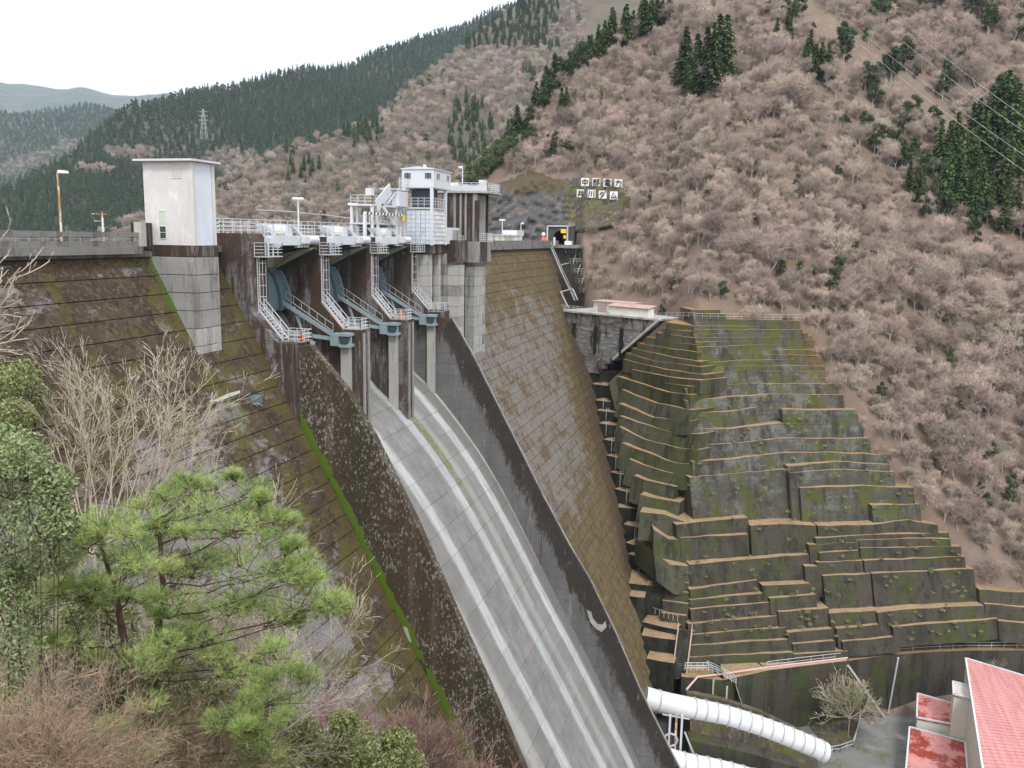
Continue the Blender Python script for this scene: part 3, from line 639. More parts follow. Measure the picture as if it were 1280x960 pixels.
# =========================================================== GATE HOIST BRIDGE
for i, x in enumerate(PXS[:3]):
    x0, x1 = x+2.2, PXS[i+1]
    t = thing('hoist_bridge', 'white steel hoist bridge with handrails spanning the spillway bay '+['beside the elevator tower', 'between the two middle piers', 'beside the gate house'][i], 'bridge', ((x0+x1)/2, 48, .0), 'white hoist bridges over the gates')
    MB().box(x0+.2, x1-1.6, 46.85, 47.1, .02, 1.0).build('girder', m_white, t)
    MB().box(x0+.2, x1, 51.2, 51.45, .02, 1.0).build('girder', m_white, t)
    MB().box(x0+.0, x1+.0, 47.12, 51.18, .88, 1.0).build('deck_plate', m_white, t)
    mb = MB()
    for k in range(4): mb.box(x0+.5+k*.62, x0+.85+k*.62, 46.9, 47.4, -.22, .0); mb.box(x1-4.2+k*.62, x1-3.85+k*.62, 46.9, 47.4, -.22, .0)
    mb.build('bearing_block', m_white, t)
    for xs_ in (x0+6.2, x0+8.9):
        MB().solid([(xs_, 47.3, -.05), (xs_+.5, 47.3, -.05), (xs_+.5, 52, -.6), (xs_, 52, -.6)], [(xs_, 47.3, -.3), (xs_+.5, 47.3, -.3), (xs_+.5, 51.6, -1.15), (xs_, 51.6, -1.15)]).build('under_beam', m_dsteel, t)
    mb = MB(); railing(mb, [(x0, 46.9, 1.0), (x1-1.2, 46.9, 1.0)], 1.05, 1.6, .05, 3); mb.build('handrail', m_white, t)
    mb = MB(); railing(mb, [(x0, 53.6, 1.0), (x1+2.2, 53.6, 1.0)], 1.6, 1.5, .06, 4); mb.build('handrail', m_white, t)
    # motor, gearbox, sloping covers, winch drums
    MB().tube((x1-3.0, 46.5, .55), (x1-1.0, 46.5, .55), .42, 14).build('hoist_motor', m_white, t)
    MB().tube((x1-1.0, 46.5, .55), (x1-.5, 46.5, .55), .25, 10, .05).build('motor_cap', m_white, t); MB().box(x1-3.7, x1-3.0, 46.2, 46.8, .2, .9).build('gearbox', m_white, t)
    for xa in (x0+1.0, x1-3.9):
        MB().solid([(xa, 47.6, 1.95), (xa+.6, 47.6, 1.95), (xa+.6, 48.6, 2.05), (xa, 48.6, 2.05)], [(xa+1.5, 47.6, .98), (xa+2.3, 47.6, .98), (xa+2.3, 48.6, .98), (xa+1.5, 48.6, .98)]).build('sloping_cover', m_white, t)
    mb = MB(); mb.tube((x0+3.6, 48.6, 1.5), (x0+5.8, 48.6, 1.5), .55, 14); mb.build('winch_drum', m_cream, t)
    mb = MB(); mb.box(x0+3.2, x0+3.6, 48.0, 49.2, 1.0, 2.1); mb.box(x0+5.8, x0+6.2, 48.0, 49.2, 1.0, 2.1); mb.box(x0+6.3, x0+6.9, 47.9, 48.5, 1.0, 1.9); mb.build('winch_frame', m_white, t)
    mb = MB(); mb.tube((x0+7.4, 49, 1.0), (x0+7.4, 49, 1.8), .16, 8, .16); mb.tube((x0+7.4, 49, 1.8), (x0+7.4, 49, 2.0), .28, 10, .1); mb.build('vent_cap', m_white, t)
    MB().box(x0+.0, x0+1.3, 46.3, 47.0, .2, .75).build('brake_unit', m_white, t)
    MB().box(x1-2.2, x1-1.5, 50.0, 50.6, 1.0, 2.2).build('control_cabinet', m_white, t)
MB().box(70.6, 72.4, 53.4, 54.6, -.02, 2.7).build('control_cabinet', m_white, label='plain white cabinet standing behind the railing at the start of the hoist bridge', category='cabinet')
mb = MB(); railing(mb, [(69.6, 51.0, -.02), (72.2, 51.0, -.02)], 1.2, 1.3, .05, 3); railing(mb, [(72.2, 51, .0), (74.0, 50.2, 1.15), (76.2, 47.3, 1.15)], 1.1, 1.4, .05, 3)
mb.bar((72.4, 50.6, .1), (74.3, 49.6, 1.2), .12, .1); mb.bar((72.4, 51.6, .1), (74.3, 50.6, 1.2), .12, .1)
mb.build('stair_railing', m_white, label='white steps and handrail climbing onto the first mossy pier', category='railing')
mb = MB(); railing(mb, [(72.0, 54.4, 0), (80.0, 54.4, 1.15)], 1.5, 1.3, .05, 4); mb.build('mesh_fence', m_white, label='white mesh fence behind the first mossy pier top', category='fence')
# hanging work platforms with ladder cages on each pier front
lab = ['first pier beside the elevator tower', 'second pier', 'third pier', 'last pier below the gate house']
for i, x in enumerate(PXS):
    t = thing('service_platform', 'white railed service platform on the front of the '+lab[i], 'platform', (x+1, 46, -.9), 'white service platforms on the pier fronts')
    MB().box(x-.2, x+3.0, 45.5, 46.7, -1.05, -.95).build('floor_plate', m_gsteel, t)
    mb = MB(); railing(mb, [(x-.2, 46.6, -.95), (x-.2, 45.55, -.95), (x+3.0, 45.55, -.95), (x+3.0, 46.6, -.95)], 1.25, .8, .055, 4); mb.build('handrail', m_white, t)
    mb = MB()
    for s in (-.25, .25): mb.bar((x+1.1+s, 46.1, -.95), (x+1.1+s, 46.1, 2.2), .06)
    for k in range(10): mb.bar((x+.85, 46.1, -.8+k*.3), (x+1.35, 46.1, -.8+k*.3), .04)
    mb.build('ladder', m_white, t)
    # caged ladder down
    t = thing('caged_ladder', 'long white caged ladder running down the '+lab[i], 'ladder', (x+1, 46.4, -6.5), 'caged ladders on the piers')
    mb = MB(); zb = -6.6+(0 if i else -.3)
    for s in (-.18, .18): mb.bar((x+.22+s, 46.5, -1), (x+.22+s, 46.5, zb), .055)
    for k in range(19): mb.bar((x+.04, 46.5, -1.2-k*.29), (x+.4, 46.5, -1.2-k*.29), .04)
    mb.build('ladder', m_white, t)
    mb = MB()
    for k in range(5):
        zz = -1.6-k*1.05
        mb.bar((x+.0, 46.5, zz), (x+.0, 45.9, zz), .03); mb.bar((x+.0, 45.9, zz), (x+.55, 45.9, zz), .03); mb.bar((x+.55, 45.9, zz), (x+.55, 46.5, zz), .03)
    mb.bar((x+.55, 45.9, -1.3), (x+.55, 45.9, -6.0), .03); mb.bar((x+.0, 45.9, -1.3), (x+.0, 45.9, -6.0), .03)
    mb.build('cage', m_white, t)
    if i in (1, 2):
        mb = MB(); mb.tube((x+.12, 46.6, -.9), (x+.12, 46.6, -6.3), .07, 6); mb.bar((x+.12, 46.6, -6.3), (x+.12, 44.1, -8.9), .12); mb.build('conduit_pipe', m_pink, label='pink conduit pipe running down the '+lab[i], category='pipe')
    # stair and lower platform
    t = thing('pier_stairs', 'white steel stair and railed landing stepping down the '+lab[i], 'stairs', (x+1, 44, -9), 'stairs on the spillway piers')
    for s in (.25, 1.25):
        mb = MB(); a = Vector((x+s, 46.6, -6.1)); b = Vector((x+s, 44.05, -8.9)); up = Vector((0, 0, 1))
        mb.bar(a+up*.12, b+up*.12, .08, .2); mb.bar(a+up*1.1, b+up*1.1, .06); mb.bar(a+up*.6, b+up*.6, .05)
        for k in range(4): q = a.lerp(b, k/3); mb.bar(q, q+up*1.1, .06)
        mb.build('stair_rail', m_white, t)
    mb = MB()
    for k in range(10): q = Vector((x+.25, 46.6, -6.1)).lerp(Vector((x+.25, 44.05, -8.9)), (k+.5)/10); mb.box(x+.25, x+1.25, q.y-.13, q.y+.13, q.z+.1, q.z+.15)
    mb.build('tread', m_gsteel, t)
    mb = MB(); railing(mb, [(x+.08, 44.05, -8.92), (x+.08, 42.05, -8.92), (x+2.1, 42.05, -8.92), (x+2.1, 44.4, -8.92)], 1.1, .75, .055, 3); mb.build('landing_rail', m_white, t)
    MB().box(x+.02, x+2.16, 41.95, 44.2, -8.94, -8.84).build('landing', m_pale if i else m_conc, t)
o = MB().tube((75.4, 42.6, -8.84), (75.4, 42.6, -8.2), .28, 14, .2).build('buoy', m_orange, label='orange buoy on the lowest landing of the first pier', category='buoy')
o = MB().tube((100.4, 43.2, -8.84), (100.4, 43.2, -7.9), .22, 12, .18).build('buoy', m_orange, label='red orange buoy on the landing of the third pier', category='buoy')
# =========================================================== GATE HOUSE TOWER (white) + steel stairs
t = thing('gate_house', 'white windowed cabin raised on a pale steel tower above the last spillway pier', 'cabin', (117, 46.5, -.2))
hx0, hx1, hy0, hy1, hz0, hz1 = 114, 120.7, 44.2, 48.8, 7.65, 10.1
MB().box(hx0, hx1, hy0, hy1, hz0, hz1).build('cabin_wall', m_white, t)
MB().solid([(hx0-.15, hy0-.15, hz1), (hx1+.15, hy0-.15, hz1-.05), (hx1+.15, hy1+.15, hz1-.05), (hx0-.15, hy1+.15, hz1)], [(hx0-.15, hy0-.15, hz1+.12)]*0 or [(hx0-.15, hy0-.15, hz1-.12), (hx1+.15, hy0-.15, hz1-.17), (hx1+.15, hy1+.15, hz1-.17), (hx0-.15, hy1+.15, hz1-.12)]).build('cabin_roof', m_white, t)
MB().solid([(hx0-.15, hy0-.15, hz1), (hx1+.15, hy0-.15, hz1), (hx1+.15, (hy0+hy1)/2, hz1+.28), (hx0-.15, (hy0+hy1)/2, hz1+.28)], [(hx0-.15, hy1+.15, hz1), (hx1+.15, hy1+.15, hz1), (hx1+.15, (hy0+hy1)/2, hz1+.27), (hx0-.15, (hy0+hy1)/2, hz1+.27)]).build('roof_ridge', m_white, t)
for ya, yb in ((hy1-1.3, hy1-.85), (hy1-.8, hy1-.35), (hy0+.3, hy0+.75), (hy0+.8, hy0+1.25)): window(t, hx0, ya, yb, 8.75, 9.5, m_glass, (1, 1))
for xa in (115.1, 115.7, 118.9, 119.5): window(t, hy0, xa, xa+.5, 8.75, 9.5, m_glass, (1, 1), axis='y')
MB().box(hx0-.02, hx1+.02, hy0-.02, hy1+.02, 7.5, 7.64).build('cabin_floor', m_gsteel, t)
for x, y in ((114.15, 44.5), (114.15, 48.5), (119.3, 44.5), (119.3, 48.5)): MB().box(x-.2, x+.2, y-.2, y+.2, -.1, 7.5).build('column', m_white, t)
mb = MB(); railing(mb, [(114.1, 48.3, 5.0), (114.1, 44.7, 5.0)], 1.2, .9, .06, 3); railing(mb, [(114.3, 44.4, 5.0), (119.1, 44.4, 5.0)], 1.2, .9, .06, 3); mb.build('handrail', m_white, t)
MB().box(114.2, 119.2, 44.6, 48.3, 4.75, 4.95).build('mid_floor', m_white, t)
MB().box(115.0, 118.6, 45.4, 47.8, 5.0, 7.4).build('machinery_case', m_dsteel, t)
# slatted lattice: separate pale panels in rows
rg = random.Random(11)
for r in range(8):
    za = .1+r*.56; zb = za+.5
    for k in range(5):
        ya = 44.75+k*.7
        MB().box(114.04, 114.12, ya, ya+.62, za, zb).build('lattice_panel', rg.choice([m_tblue, m_white, m_tblue, m_tblue2]), t)
    for k in range(6):
        xa = 114.5+k*.76
        MB().box(xa, xa+.68, 44.38, 44.46, za, zb).build('lattice_panel', rg.choice([m_white, m_twhite, m_tblue, m_cream]), t)
mb = MB()
for k in range(9): mb.box(114.0, 114.06, 44.7, 48.3, .03+k*.56, .08+k*.56); mb.box(114.4, 119.1, 44.33, 44.39, .03+k*.56, .08+k*.56)
mb.build('lattice_frame', m_white, t)
MB().tube((116, 46.3, 10.2), (116, 46.3, 10.75), .3, 10, .18).build('roof_vent', m_white, t)
MB().box(119.6, 124.4, 44.2, 46.0, .05, 2.35).build('white_locker', m_white, label='plain white box locker standing beside the gate house', category='locker')
MB().box(112.2, 113.2, 48.8, 49.8, .1, 5.1).build('lift_mast', m_cream, label='cream ladder mast standing left of the gate house', category='mast')
# steel stair tower left of cabin
t = thing('stair_tower', 'white steel stair tower with zigzag flights leading up to the gate house cabin', 'stairs', (107.5, 49.5, .9))
for x in (103.2, 104.8, 110.6, 112.0):
    for y in (48.2, 51): MB().bar((x, y, .9), (x, y, 4.9), .3).build('column', m_white, t)
MB().box(102.9, 112.6, 48.0, 51.2, 4.75, 4.95).build('upper_deck', m_white, t)
MB().box(102.9, 112.6, 48.4, 51.2, 2.5, 2.65).build('middle_deck', m_white, t)
MB().box(104.6, 110.2, 49.4, 50.6, 1.2, 2.4).build('machinery_case', m_dsteel, t)
mb = MB(); railing(mb, [(102.9, 51, 4.95), (102.9, 48.05, 4.95), (112.6, 48.05, 4.95)], 1.1, 1.1, .06, 3); mb.build('handrail', m_white, t)
mb = MB(); railing(mb, [(102.9, 48.45, 2.65), (112.6, 48.45, 2.65)], 1.1, 1.1, .06, 3); mb.build('handrail', m_white, t)
MB().bar((104.0, 48.0, 4.7), (108.4, 48.0, 7.1), .12, 1.5).build('stair_flight', m_white, t)
MB().bar((109.6, 48.0, 2.6), (105.6, 48.0, 5.0), .12, .5).build('stair_flight', m_white, t)
MB().bar((110.8, 47.9, 7.2), (107.2, 47.9, 5.2), .1, .22).build('stair_stringer', m_white, t)
MB().box(108.4, 113.9, 47.8, 49.6, 7.05, 7.2).build('top_landing', m_white, t)
mb = MB(); railing(mb, [(111.0, 47.85, 7.2), (113.9, 47.85, 7.2)], 1.5, .7, .07, 4); mb.build('handrail', m_white, t)
MB().box(110.2, 113.2, 47.6, 48.6, 4.95, 6.9).build('stair_enclosure', m_white, t)
MB().box(103.0, 103.9, 48.2, 49, 6.0, 6.9).build('lamp_housing', m_white, t)
mb = MB(); mb.bar((99.9, 48, 3.75), (112.2, 48, 3.75), .18)
g_ = thing('barrier_beam', 'yellow and black striped overhead gate beam in front of the stair tower', 'beam', (106, 48, 3.7))
mb = MB(); mb2 = MB()
for k in range(24): (mb if k % 2 else mb2).solid([(100+k*.5, 47.6, 3.95), (100.5+k*.5, 47.6, 3.95), (100.5+k*.5, 47.8, 3.95), (100+k*.5, 47.8, 3.95)], [(99.8+k*.5, 47.6, 3.65), (100.3+k*.5, 47.6, 3.65), (100.3+k*.5, 47.8, 3.65), (99.8+k*.5, 47.8, 3.65)])
mb.build('dark_stripe', m_dsteel, g_); mb2.build('pale_stripe', m_cream, g_)
MB().box(99.9, 100.25, 47.55, 47.9, .9, 3.65).build('post', m_white, g_)
MB().box(111.6, 112.1, 47.55, 47.9, 3.1, 3.9).build('yellow_hook', m_yellow, g_)
# =========================================================== CONCRETE INTAKE TOWER
t = thing('intake_tower', 'tall brown streaked concrete tower with a railed white deck beside the gate house', 'tower', (129, 45, 0))
m_dk = m_tower_top
tx0, tx1, ty0, ty1 = 126, 131.9, 42.2, 47.4
MB().box(tx0, tx1, ty0, ty1, .05, 7.45).build('tower_wall', m_tower_top, t)
MB().box(tx0+.45, tx1-1.6, ty0-.12, ty0, .05, 7.2).build('front_panel', m_pale if False else m_conc, t)
MB().box(tx0-.18, tx0+.3, ty0-.18, ty0+.45, .05, 7.4).build('corner_rib', m_conc, t); MB().box(tx1-.8, tx1-.35, ty0-.18, ty0, .05, 7.4).build('corner_rib', m_tower_top, t)
for y in (43.6, 44.4, 45.3): MB().box(tx0-.14, tx0, y, y+.3, .05, 7.4).build('wall_rib', m_conc, t)
MB().box(tx0-.5, tx1+.2, 40.2, ty1+1.5, 7.45, 7.75).build('deck_slab', m_pale, t)
mb = MB(); railing(mb, [(tx0-.45, 48.6, 7.75), (tx0-.45, 40.3, 7.75), (tx1+.15, 40.3, 7.75), (tx1+.15, 44, 7.75)], 1.15, .8, .07, 4); mb.build('handrail', m_white, t)
mb = MB(); mb.box(tx0-.48, tx0-.44, 40.3, 48.6, 7.76, 8.5); mb.build('kick_panel', m_white, t)
MB().tube((127.5, 46.0, 7.75), (127.5, 43.6, 7.75), .01, 4).build('deck_seam', m_gsteel, t)
mb = MB(); mb.tube((127.2, 47.4, 8.0), (127.2, 45.4, 8.0), .95, 16); mb.build('hoist_drum', m_white, t)
for y, w, h in ((44.6, .5, .8), (43.8, .7, 1.0), (42.9, .4, .7)): MB().box(127, 127+w, y, y+w, 7.75, 7.75+h).build('deck_machine', m_white, t)
MB().box(126.0, 127.2, 40.9, 41.8, 7.75, 9.35).build('deck_cabinet', m_white, t)
# cantilever blocks and shafts going down to the dam face
SH = thing('intake_shafts', 'row of pale vertical concrete shafts with dark recesses under the intake tower', 'shafts', (124, 44, -8))
MB().box(114.3, 132, 44.7, 50, -1.25, .02).build('crest_block', m_tower_top, SH)
MB().box(121.6, 122.9, 43.7, 44.65, -.9, 2.0).build('buttress_post', m_conc, SH)
def shaft(x0, x1, y0, zt, mats, px_bottom=-19, back=49):
    z = zt
    k = 0
    while z > px_bottom:
        zb = z-1.5; 
        MB().box(x0, x1, y0, back, zb+.02, z-.02).build('shaft_pour', mats[k % len(mats)], SH); z = zb; k += 1
shaft(114.5, 116.1, 45.2, -1.3, [m_pale]); shaft(116.1, 118.4, 45.9, -1.3, [m_pier]); shaft(118.4, 119.2, 45.1, -1.3, [m_pale]); shaft(119.3, 120.8, 44.6, -1.3, [m_conc, m_pconc])  # set-back pour in darker pier concrete: the recess's shade put into colour
shaft(120.9, 123.4, 43.0, -2.9, [m_pale, m_pale, m_conc]); shaft(123.8, 124.7, 43.3, -2.5, [m_block]); shaft(124.9, 125.5, 42.05, -3.2, [m_conc]); shaft(125.5, 129.6, 42.15, -3.2, [m_pale]); shaft(129.6, 130.4, 42.0, -3.2, [m_pale, m_conc], back=48)  # near-black pour fills the narrow slot between the shafts
MB().solid([(120.4, 42.6, .6), (123.6, 42.6, .6), (123.6, 46, .6), (120.4, 46, .6)], [(120.4, 42.6, -2.2), (123.6, 42.6, -2.2), (123.6, 46, -2.9), (120.4, 46, -2.9)]).build('bracket', m_tower_top, SH)
MB().solid([(120.4, 42.6, -2.2), (123.6, 42.6, -2.2), (123.6, 46, -2.2), (120.4, 46, -2.2)], [(121.2, 43.6, -3.2), (123.0, 43.6, -3.2), (123.0, 46, -3.2), (121.2, 46, -3.2)]).build('bracket_foot', m_conc, SH)
MB().box(124.4, 125.7, 41.4, 46, -2.6, .4).build('corner_shaft', m_conc, SH); MB().box(125.5, 125.95, 41.6, 42.2, .4, 6.4).build('corner_shaft', m_tower_top, SH)
MB().box(125.7, 131.2, 41.6, 46, -2.6, .4).build('bracket', m_tower_top, SH); MB().box(129.9, 130.7, 41.3, 41.6, -2.6, .4).build('bracket_rib', m_conc, SH)
MB().solid([(124.4, 41.4, -2.6), (131.2, 41.4, -2.6), (131.2, 46, -2.6), (124.4, 46, -2.6)], [(125.2, 42.1, -3.3), (130.2, 42.1, -3.3), (130.2, 46, -3.3), (125.2, 46, -3.3)]).build('bracket_foot', m_conc, SH)
mb = MB(); railing(mb, [(123.0, 43.8, .02), (125.0, 43.8, .02)], 1.2, .9, .08, 2); railing(mb, [(126.5, 41.8, .4), (133.6, 41.8, .4), (133.6, 46, .4)], 1.25, 1.0, .08, 4); mb.build('handrail', m_white, SH)
MB().box(126.6, 133.5, 41.8, 46, .35, .5).build('side_deck', m_gsteel, SH); MB().bar((127, 42, -1.4), (130, 42, .3), .12).build('deck_strut', m_gsteel, SH)
MB().box(128.0, 128.9, 42.6, 43.3, .5, 2.1).build('meter_box', m_white, label='small white meter box on the side deck of the intake tower', category='box')

# =========================================================== STREET LAMPS
def lamp(x, y, z0, h, style, label, rot=0, mat=None):
    t = thing('street_lamp', label, 'street lamp', (x, y, z0), 'street lamps along the dam crest'); c, s = math.cos(rot), math.sin(rot)
    if style == 'old':
        mb = MB(); mb.tube((x, y, z0), (x, y, z0+h), .09, 8, .07); mb.build('pole', mat or m_rust, t)
        mb = MB(); mb.tube((x, y, z0+h), (x+.5*c, y+.5*s, z0+h+.08), .07, 8, .06); mb.build('arm', m_rust, t)
        mb = MB(); mb.solid([(x+.1*c-.14*s, y+.1*s+.14*c, z0+h+.18), (x+.75*c-.1*s, y+.75*s+.1*c, z0+h+.12), (x+.75*c+.1*s, y+.75*s-.1*c, z0+h+.12), (x+.1*c+.14*s, y+.1*s-.14*c, z0+h+.18)],
                            [(x+.1*c-.16*s, y+.1*s+.16*c, z0+h-.06), (x+.8*c-.12*s, y+.8*s+.12*c, z0+h-.06), (x+.8*c+.12*s, y+.8*s-.12*c, z0+h-.06), (x+.1*c+.16*s, y+.1*s-.16*c, z0+h-.06)]); mb.build('lamp_head', m_cream, t)
    else:
        MB().tube((x, y, z0), (x, y, z0+h), .1, 8, .08).build('pole', m_white, t)
        for sg in ((-1, 1) if style == 'twin' else (1,)):
            MB().tube((x, y, z0+h), (x+sg*.62*c, y+sg*.62*s, z0+h+.05), .2, 10, .16).build('lamp_head', m_white, t)
R_ = math.atan2(_R[1], _R[0])
lamp(55.0, 51, .0, 5.4, 'old', 'rusty street lamp standing on the left parapet, left of the elevator tower', R_, None)
lamp(91.0, 51.6, 1, 4.0, 'twin', 'white double-headed lamp post above the first hoist bridge', R_)
lamp(104.7, 51.6, 1, 3.9, 'twin', 'white double-headed lamp post left of the stair tower', R_)
lamp(129.6, 45.6, 7.75, 3.6, 'single', 'small white lamp on the deck of the intake tower', R_+math.pi)
lamp(168.0, 50.8, -.7, 5.0, 'twin', 'cream double-headed lamp post beside the low white hut on the crest', R_)
lamp(181.5, 50.8, -.7, 4.6, 'single', 'small white lamp post nearest the tunnel', R_)
t = thing('weather_mast', 'short pale post with a rusty crossarm behind the left parapet', 'post', (59.6, 51.2, 0))
MB().tube((59.6, 51.2, 0), (59.6, 51.2, 2.2), .08, 8).build('post', m_tblue, t); mb = MB(); mb.bar((58.9, 51.6, 2.5), (59.9, 51.0, 2.5), .06); mb.bar((59.0, 51.5, 1.95), (59.6, 51.2, 1.95), .05); mb.tube((59.6, 51.2, 2.0), (59.6, 51.2, 2.7), .05, 6); mb.build('crossarm', m_rust, t)

# =========================================================== RIGHT END: hut on crest, portal, signs
t = thing('crest_hut', 'long low cream hut with pale windows behind the parapet near the tunnel', 'hut', (172, 52.5, -.7))
MB().box(160, 184, 51.2, 54.5, -.7, 1.35).build('hut_wall', m_cream, t); MB().box(159.6, 184.6, 51.0, 54.8, 1.35, 1.6).build('roof', m_white, t)
for k in range(7): MB().box(161+k*3.3, 161.12+k*3.3, 51.12, 51.2, -.6, 1.3).build('wall_rib', m_rust, t)
window(t, 51.2, 171, 177, .1, 1.1, m_pglass, (3, 1), axis='y')
MB().box(179, 184.6, 51.0, 54, 1.6, 2.5).build('upper_room', m_white, t)
def board(cx, cy, cz, w, h, mat, name='sign_panel', th=.12, yaw=None):
    """upright board facing the camera side of the gorge"""
    a = YAW if yaw is None else yaw; r = Vector((math.sin(a), -math.cos(a), 0)); f = Vector((math.cos(a), math.sin(a), 0)); c = Vector((cx, cy, cz)); u = Vector((0, 0, 1))
    A = [c-r*w/2+u*h/2, c+r*w/2+u*h/2, c+r*w/2-u*h/2, c-r*w/2-u*h/2]; return A, r, f, u
t = thing('tunnel_portal', 'dark arched road tunnel mouth inside a pale steel frame at the end of the dam', 'tunnel', (216, 50, -.7))
# headwall: vertical slab with arched opening (ring built as segments), tube behind
Yc, W2 = 50.2, 1.95
def archpts(r, zb): return [(Yc+r*math.cos(math.pi*k/12), .95+r*math.sin(math.pi*k/12)) for k in range(13)]
ar = archpts(W2, 0); mb = MB()
outer = [(Yc+3.4, 3.9), (Yc-3.2, 3.9)]
for k in range(12):
    (ya, za), (yb, zb) = ar[k], ar[k+1]; mb.solid([(216, ya, za), (216, ya, 3.9), (216, yb, 3.9), (216, yb, zb)], [(217.4, ya, za), (217.4, ya, 3.9), (217.4, yb, 3.9), (217.4, yb, zb)])
mb.box(216, 217.4, Yc+W2, Yc+3.4, -.7, 3.9); mb.box(216, 217.4, Yc-3.2, Yc-W2, -.7, 3.9); mb.build('headwall', m_rock, t)
mb = MB(); n = len(ar); sec = [(Yc+W2, -.7)]+ar+[(Yc-W2, -.7)]
for (ya, za), (yb, zb) in zip(sec, sec[1:]): mb.poly([(217.4, ya, za), (217.4, yb, zb), (240, yb, zb), (240, ya, za)])
mb.poly([(240, y, z) for y, z in sec]); mb.build('tunnel_lining', m_black, t)
fr = MB(); 
for y in (47.9, 52.9): fr.box(213.0, 213.3, y-.16, y+.16, -.7, 3.95)
fr.box(213.0, 213.3, 47.9, 52.9, 3.75, 4.05); fr.box(215.6, 215.9, 47.9, 52.9, 3.75, 4.05)
for y in (47.9, 52.9): fr.box(213.3, 215.6, y-.1, y+.1, 3.8, 4.0)
fr.build('steel_frame', m_gsteel, t)
MB().box(212.9, 213.0, 48.2, 49.5, 2.2, 3.2).build('yellow_sign', m_yellow, label='square yellow warning sign hung at the right of the tunnel frame', category='sign')
MB().box(212.85, 212.95, 48.2, 48.8, .9, 1.7).build('yellow_sign', m_yellow, label='small yellow and white notice below the yellow sign at the tunnel', category='sign')
MB().box(205.5, 205.6, 51.2, 52.4, -.3, 1.2).build('red_sign', m_orange, label='orange red notice board left of the tunnel mouth', category='sign')
t = thing('round_sign', 'round white road sign on a post above the orange notice board', 'sign', (205.3, 51.9, -.7)); MB().tube((205.3, 51.9, -.7), (205.3, 51.9, 2.2), .05, 6).build('post', m_gsteel, t)
MB().tube((205.22, 51.9, 1.9), (205.28, 51.9, 1.9), .42, 18).build('disc', m_signw, t); MB().tube((205.19, 51.9, 1.9), (205.215, 51.9, 1.9), .24, 14).build('disc_centre', m_tblue, t)
MB().box(204.6, 205.0, 48.9, 49.3, -.7, 1.2).build('white_bollard', m_tblue, label='pale blue white post on the parapet left of the tunnel', category='post')
MB().box(212.4, 214.6, 46.9, 48.4, -.6, .35).build('white_barrier', m_signw, label='white barrier block at the right foot of the tunnel frame', category='barrier')

# rock cliff behind the signs: displaced sheet following the hill, with real relief
V = []; nu, nv = 70, 34
for i in range(nu+1):
    for j in range(nv+1):
        x = 596+ (800-596)*i/nu; top = np.interp(x, [596, 620, 650, 680, 700, 720, 800], [238, 226, 212, 214, 219, 221, 222]); bot = np.interp(x, [596, 700, 720, 800], [300, 300, 300, 285])
        y = bot+(top-bot)*j/nv; D = hit(x, min(y, 299), L1)[1]*1.0-2.2
        d = ray(x, y); hd = math.hypot(d[0], d[1]); D -= (2.4*abs(fbm(x+y*.5, y*1.4, 22, 2))+.9*abs(fbm(x, y, 7, 5))) if x < 712 else .5+.4*fbm(x, y, 9, 4)
        D += 6*max(0, (x-770)/30)**2+4*max(0, 1-(x-596)/22)**2+5*max(0, j/nv-.85)/.15+(6*max(0, .15-j/nv)/.15 if x > 705 else 0)
        V.append(EYE+d/hd*D)
I = np.arange((nu+1)*(nv+1)).reshape(nu+1, nv+1); Fq = np.stack([I[:-1, :-1], I[:-1, 1:], I[1:, 1:], I[1:, :-1]], -1).reshape(-1, 4)
mi = [(1 if (q // nv)/nu*204+596 > 704+5*fbm(q % nv, 1, 4, 2) else 0) for q in range(len(Fq))]
o = link('rock_cliff', fast_mesh('rock_cliff', V, Fq, [m_rock, m_mossw], mi)); tag(o, kind='structure')
